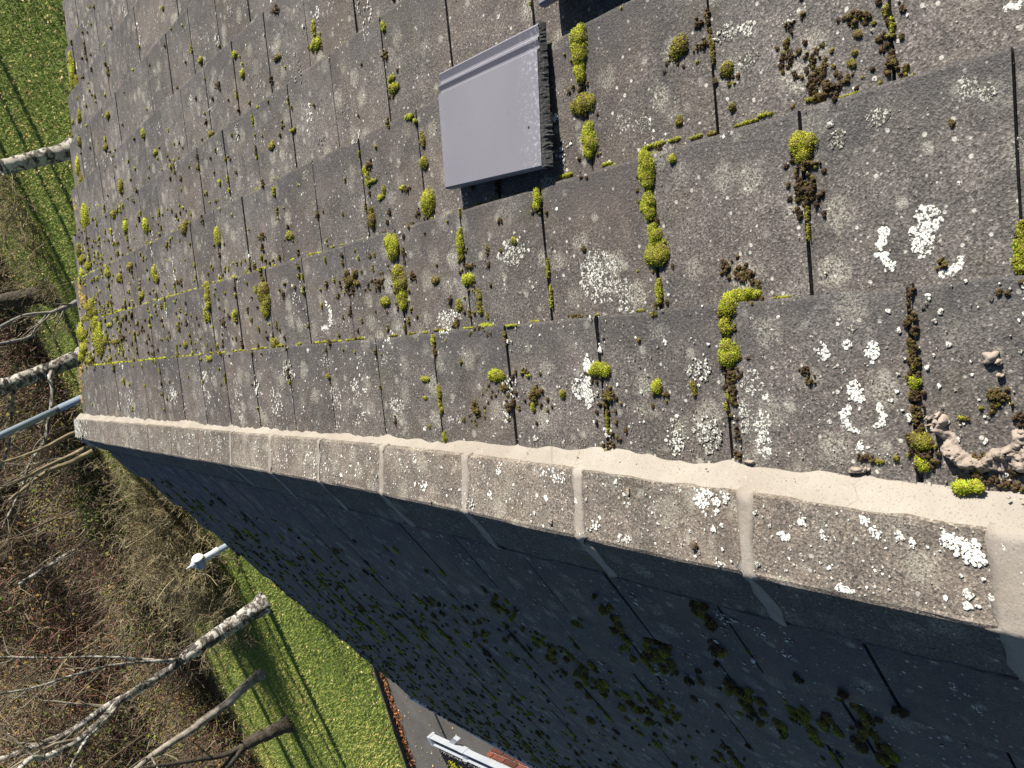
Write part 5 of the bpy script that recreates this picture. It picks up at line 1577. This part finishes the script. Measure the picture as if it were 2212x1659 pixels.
shrub('ivy_bush', (c[0] - 1.2, c[1] - 0.5), 0.9, 0.9, 0.7, 500, M_TWIG, (0.0, 0.4), 'low dark leafy bush on the lawn at the bottom edge of the photo', rt=0.008, leaves=2600, leaf_tone=(0.0, 0.3), leaf_size=0.04)
c = at_z(80, 480)
shrub('bare_shrub', (c[0] + 0.2, c[1] + 0.5), 2.6, 1.6, 1.0, 6000, M_TAN, (0.0, 0.9), 'thin grey-tan twiggy shrub on the grass above the far verge, left of the dark trunk', rt=0.007, stems=18, curl=0.2)
c = at_z(110, 570)
# ivy round the dark trunk's foot
shrub('ivy_clump', (T2[0], T2[1] - 0.05), 0.42, 0.42, 0.45, 120, M_TWIG, (0.0, 0.3), 'dark ivy clump around the foot of the rough-barked trunk', rt=0.006, stems=6, leaves=900, leaf_tone=(0.0, 0.12), leaf_size=0.035, cat='ivy')

# thicket beyond the lawn: reads as one mass
def thicket():
    NT_ = 90000
    xs = rng.uniform(-44, 16, NT_); ys = 29.5 + rng.exponential(8.5, NT_)
    ok = ys < 62
    xs, ys = xs[ok], ys[ok]; N = len(xs)
    # clumps with their own height and colour
    nc = 420
    cc = np.stack([rng.uniform(-44, 16, nc), 29.5 + rng.exponential(9, nc)], 1); ch = rng.uniform(0.5, 3.6, nc) * (0.7 + 0.012 * (cc[:, 1] - 29)); ct = rng.uniform(0, 1, nc); cr = rng.uniform(0.5, 1.5, nc)
    i = rng.integers(0, nc, N)
    u = rng.normal(0, 1, (N, 3)); u[:, 2] = abs(u[:, 2]); u /= np.linalg.norm(u, axis=1, keepdims=True)
    rr = rng.uniform(0, 1, N) ** 0.45
    S = np.stack([cc[i, 0] + u[:, 0] * rr * cr[i] * 1.5, cc[i, 1] + u[:, 1] * rr * cr[i] * 1.5, GZ + u[:, 2] * rr * ch[i]], 1)
    d = u * [0.6, 0.6, 1] + [0, 0, 0.25] + rng.normal(0, 0.75, (N, 3)); d /= np.linalg.norm(d, axis=1, keepdims=True)
    P = wander(S, d, rng.uniform(0.25, 0.9, N), 4, 0.42)
    V, F = tubes(P, (rng.uniform(0.006, 0.017, N))[:, None] * np.array([[1, .85, .65, .4]]), 3)
    tn = np.clip(ct[i] + rng.normal(0, 0.15, N), 0, 1)
    tag(tri_mesh('thicket', V, F, M_TWIG, tone=np.repeat(tn, 12)), 'brown leafless thicket of tangled twigs filling the wood beyond the lawn', 'thicket', kind='stuff')
    nl = 170000
    i = rng.integers(0, nc, nl)
    u = rng.normal(0, 1, (nl, 3)); u[:, 2] = abs(u[:, 2]); u /= np.linalg.norm(u, axis=1, keepdims=True); rr = rng.uniform(0, 1, nl) ** 0.4
    S = np.stack([cc[i, 0] + u[:, 0] * rr * cr[i] * 1.5, cc[i, 1] + u[:, 1] * rr * cr[i] * 1.5, GZ + u[:, 2] * rr * ch[i]], 1)
    keep = rng.uniform(0, 1, nl) < np.where(ct[i] > 0.35, 1.0, 0.45)
    S = S[keep]; i = i[keep]
    lt = np.clip(np.where(ct[i] > 0.75, 0.12, np.where(ct[i] > 0.55, 0.42, np.where(ct[i] > 0.4, 0.7, 0.97))) + rng.normal(0, 0.10, len(i)), 0, 1)
    V, F = quads(S, rng.uniform(0.03, 0.075, len(S)))
    tag(tri_mesh('dry_leaves', V, F, M_LEAF, tone=np.repeat(lt, 4)), 'dry brown, gold and olive leaves hanging in the thicket', 'leaves', kind='stuff')
thicket()
def far_wood():
    N = 60000
    xs = rng.uniform(-75, 30, N); ys = rng.uniform(44, 80, N)
    nc = 260
    cc = np.stack([rng.uniform(-75, 30, nc), rng.uniform(44, 80, nc)], 1); ch = rng.uniform(3, 9.5, nc); ct = rng.uniform(0, 1, nc)
    i = rng.integers(0, nc, N)
    S = np.stack([cc[i, 0] + rng.normal(0, 1.6, N), cc[i, 1] + rng.normal(0, 1.6, N), GZ + ch[i] * rng.uniform(0, 1, N) ** 0.8], 1)
    d = rng.normal(0, 0.7, (N, 3)) + [0, 0, 0.5]; d /= np.linalg.norm(d, axis=1, keepdims=True)
    P = wander(S, d, rng.uniform(0.6, 2.4, N), 4, 0.4)
    V, F = tubes(P, rng.uniform(0.015, 0.04, N)[:, None] * np.array([[1, .8, .6, .35]]), 3)
    tag(tri_mesh('far_wood', V, F, M_TWIG, tone=np.repeat(np.clip(ct[i] + rng.normal(0, .15, N), 0, 1), 12)), 'far brown leafless wood behind the thicket', 'wood', kind='stuff')
    nl = 150000; i = rng.integers(0, nc, nl)
    S = np.stack([cc[i, 0] + rng.normal(0, 1.7, nl), cc[i, 1] + rng.normal(0, 1.7, nl), GZ + ch[i] * rng.uniform(0, 1.05, nl) ** 0.8], 1)
    V, F = quads(S, rng.uniform(0.05, 0.13, nl))
    tag(tri_mesh('far_leaves', V, F, M_LEAF, tone=np.repeat(np.clip(ct[i] + rng.normal(0, .15, nl), 0, 1), 4)), 'autumn foliage hanging in the far wood', 'leaves', kind='stuff')
far_wood()
# the wooded bank behind, with uneven ground
nx_, ny_ = 60, 24
V = []
for a_ in range(nx_):
    for b_ in range(ny_):
        x = -190 + 300 * a_ / (nx_ - 1); y = 62 + 90 * b_ / (ny_ - 1)
        t_ = min(1, max(0, (y - 64) / 45))
        V.append((x, y, GZ - 0.3 + 19 * t_ * t_ * (3 - 2 * t_) + (rng.normal(0, 0.5) if b_ else 0)))
F = [(a_ * ny_ + b_, (a_ + 1) * ny_ + b_, (a_ + 1) * ny_ + b_ + 1, a_ * ny_ + b_ + 1) for a_ in range(nx_ - 1) for b_ in range(ny_ - 1)]
k = NT('wooded_bank', 0.95, 0.1)
tag(tri_mesh('wooded_bank', V, F, k.done(k.ramp(k.noise(0.9, 8, 0.8), [(0.35, (0.02, 0.015, 0.011)), (0.5, (0.075, 0.055, 0.036)), (0.65, (0.12, 0.09, 0.045)), (0.8, (0.08, 0.09, 0.03))]), k.bump(k.noise(1.5, 8, 0.8), 1.0, 0.5))), kind='structure')
# upright bare saplings among the thicket
def poles():
    N = 40
    xs = rng.uniform(-36, 12, N); ys = 30 + rng.exponential(8, N)
    S = np.stack([xs, ys, np.full(N, GZ)], 1); d = np.stack([rng.normal(0, .16, N), rng.normal(0, .12, N), np.ones(N)], 1); d /= np.linalg.norm(d, axis=1, keepdims=True)
    L = rng.uniform(3.5, 8, N); P = wander(S, d, L, 9, 0.05); R = rng.uniform(0.025, 0.07, N)[:, None] * np.linspace(1, .3, 9)[None]
    V, F = tubes(P, R, 5); t = rng.uniform(0.2, 0.6, N)
    B, RB = branch_out(P, R, 10, 0.3, 0.7, 6, 0.18, 0.008, t0=0.15); V2, F2 = tubes(B, RB, 3)
    B3, R3 = branch_out(B, RB, 5, 0.45, 0.6, 4, 0.2, 0.006); V3, F3 = tubes(B3, R3, 3)
    Vv = np.vstack([V, V2, V3]); Ff = np.vstack([F, F2 + len(V), F3 + len(V) + len(V2)])
    tn = np.concatenate([np.repeat(t, 45), np.repeat(rng.uniform(.1, .8, len(B)), 18), np.repeat(rng.uniform(.1, .8, len(B3)), 12)])
    tag(tri_mesh('young_trees', Vv, Ff, M_TWIG, tone=tn), 'far-off mass of slender bare young trees in the wood', 'wood', kind='stuff')
poles()

# ---- grass blades on the lawn
def lawn():
    out = []
    N = 210000
    xs = rng.uniform(-21, 9, N); ys = 12 + 17.5 * rng.uniform(0, 1, N) ** 1.1
    # lawn side of the kerb only
    sd = (xs - E1[0]) * -en[0] + (ys - E1[1]) * -en[1]
    ok = sd > 0.06
    P = np.stack([xs, ys, np.full(N, GZ)], 1)[ok]
    n = len(P)
    h = rng.uniform(0.03, 0.075, n); an = rng.uniform(0, 6.283, n); w = rng.uniform(0.006, 0.014, n)
    a = np.stack([np.cos(an) * w, np.sin(an) * w, np.zeros(n)], 1)
    tip = P + np.stack([rng.normal(0, 0.025, n), rng.normal(0, 0.025, n), h], 1)
    V = np.stack([P - a, P + a, tip], 1).reshape(-1, 3)
    tone = np.clip(0.5 + 0.22 * np.sin(P[:, 0] * 0.9 + 1.3 * np.sin(P[:, 1] * 0.7)) * np.cos(P[:, 1] * 0.8) + rng.normal(0, 0.17, n), 0, 1)
    tag(tri_mesh('grass', V, np.arange(3 * n).reshape(n, 3), M_GRASS, tone=np.repeat(tone, 3)), 'short green lawn grass striped by tree shadows', 'grass', kind='stuff')
    # fallen leaves
    N = 30000
    xs = rng.uniform(-21, 10, N); ys = 12 + 18 * rng.uniform(0, 1, N)
    sd = (xs - E1[0]) * -en[0] + (ys - E1[1]) * -en[1]
    pr = 0.22 + 0.75 * np.exp(-((xs - 5.0) ** 2) / 6) + 0.55 * np.exp(-((ys - 28) ** 2) / 5) + 0.7 * np.exp(-np.clip(sd, 0, 99) / 0.9)
    ok = (sd > 0.05) & (rng.uniform(0, 1, N) < pr)
    P = np.stack([xs, ys, GZ + 0.045 + rng.uniform(0, 0.03, N)], 1)[ok]
    V, F = quads(P, rng.uniform(0.014, 0.036, len(P)), flat=True)
    tag(tri_mesh('fallen_leaves', V, F, M_FALLEN, tone=np.repeat(rng.uniform(0, 1, len(P)), 4)), 'yellow and tan fallen leaves scattered on the lawn', 'leaves', kind='stuff')
    # leaf drift along the kerb
    N = 9000
    t = rng.uniform(-2, 20, N); q = abs(rng.normal(0, 0.085, N)) + 0.02
    P = E1[None] + ed[None] * t[:, None] + en[None] * q[:, None]; P[:, 2] = GZ + 0.012 + rng.uniform(0, 0.05, N) * np.exp(-q / 0.12)
    V, F = quads(P, rng.uniform(0.018, 0.036, N), flat=True)
    tag(tri_mesh('leaf_drift', V, F, M_LITTER, tone=np.repeat(rng.uniform(0, 1, N), 4)), 'drift of rust-brown leaves lying along the kerb', 'leaves', kind='stuff')
    N = 1500
    P = np.stack([rng.uniform(-16, -4.5, N), rng.uniform(6, 14, N), np.full(N, GZ + 0.012)], 1)
    ok = ((P - E1) @ en) > 0.1
    V, F = quads(P[ok], 0.019, flat=True)
    tag(tri_mesh('fallen_leaves', V, F, M_FALLEN, tone=np.repeat(rng.uniform(0, .7, ok.sum()), 4)), 'pale small leaves scattered on the tarmac drive', 'leaves', kind='stuff')
lawn()
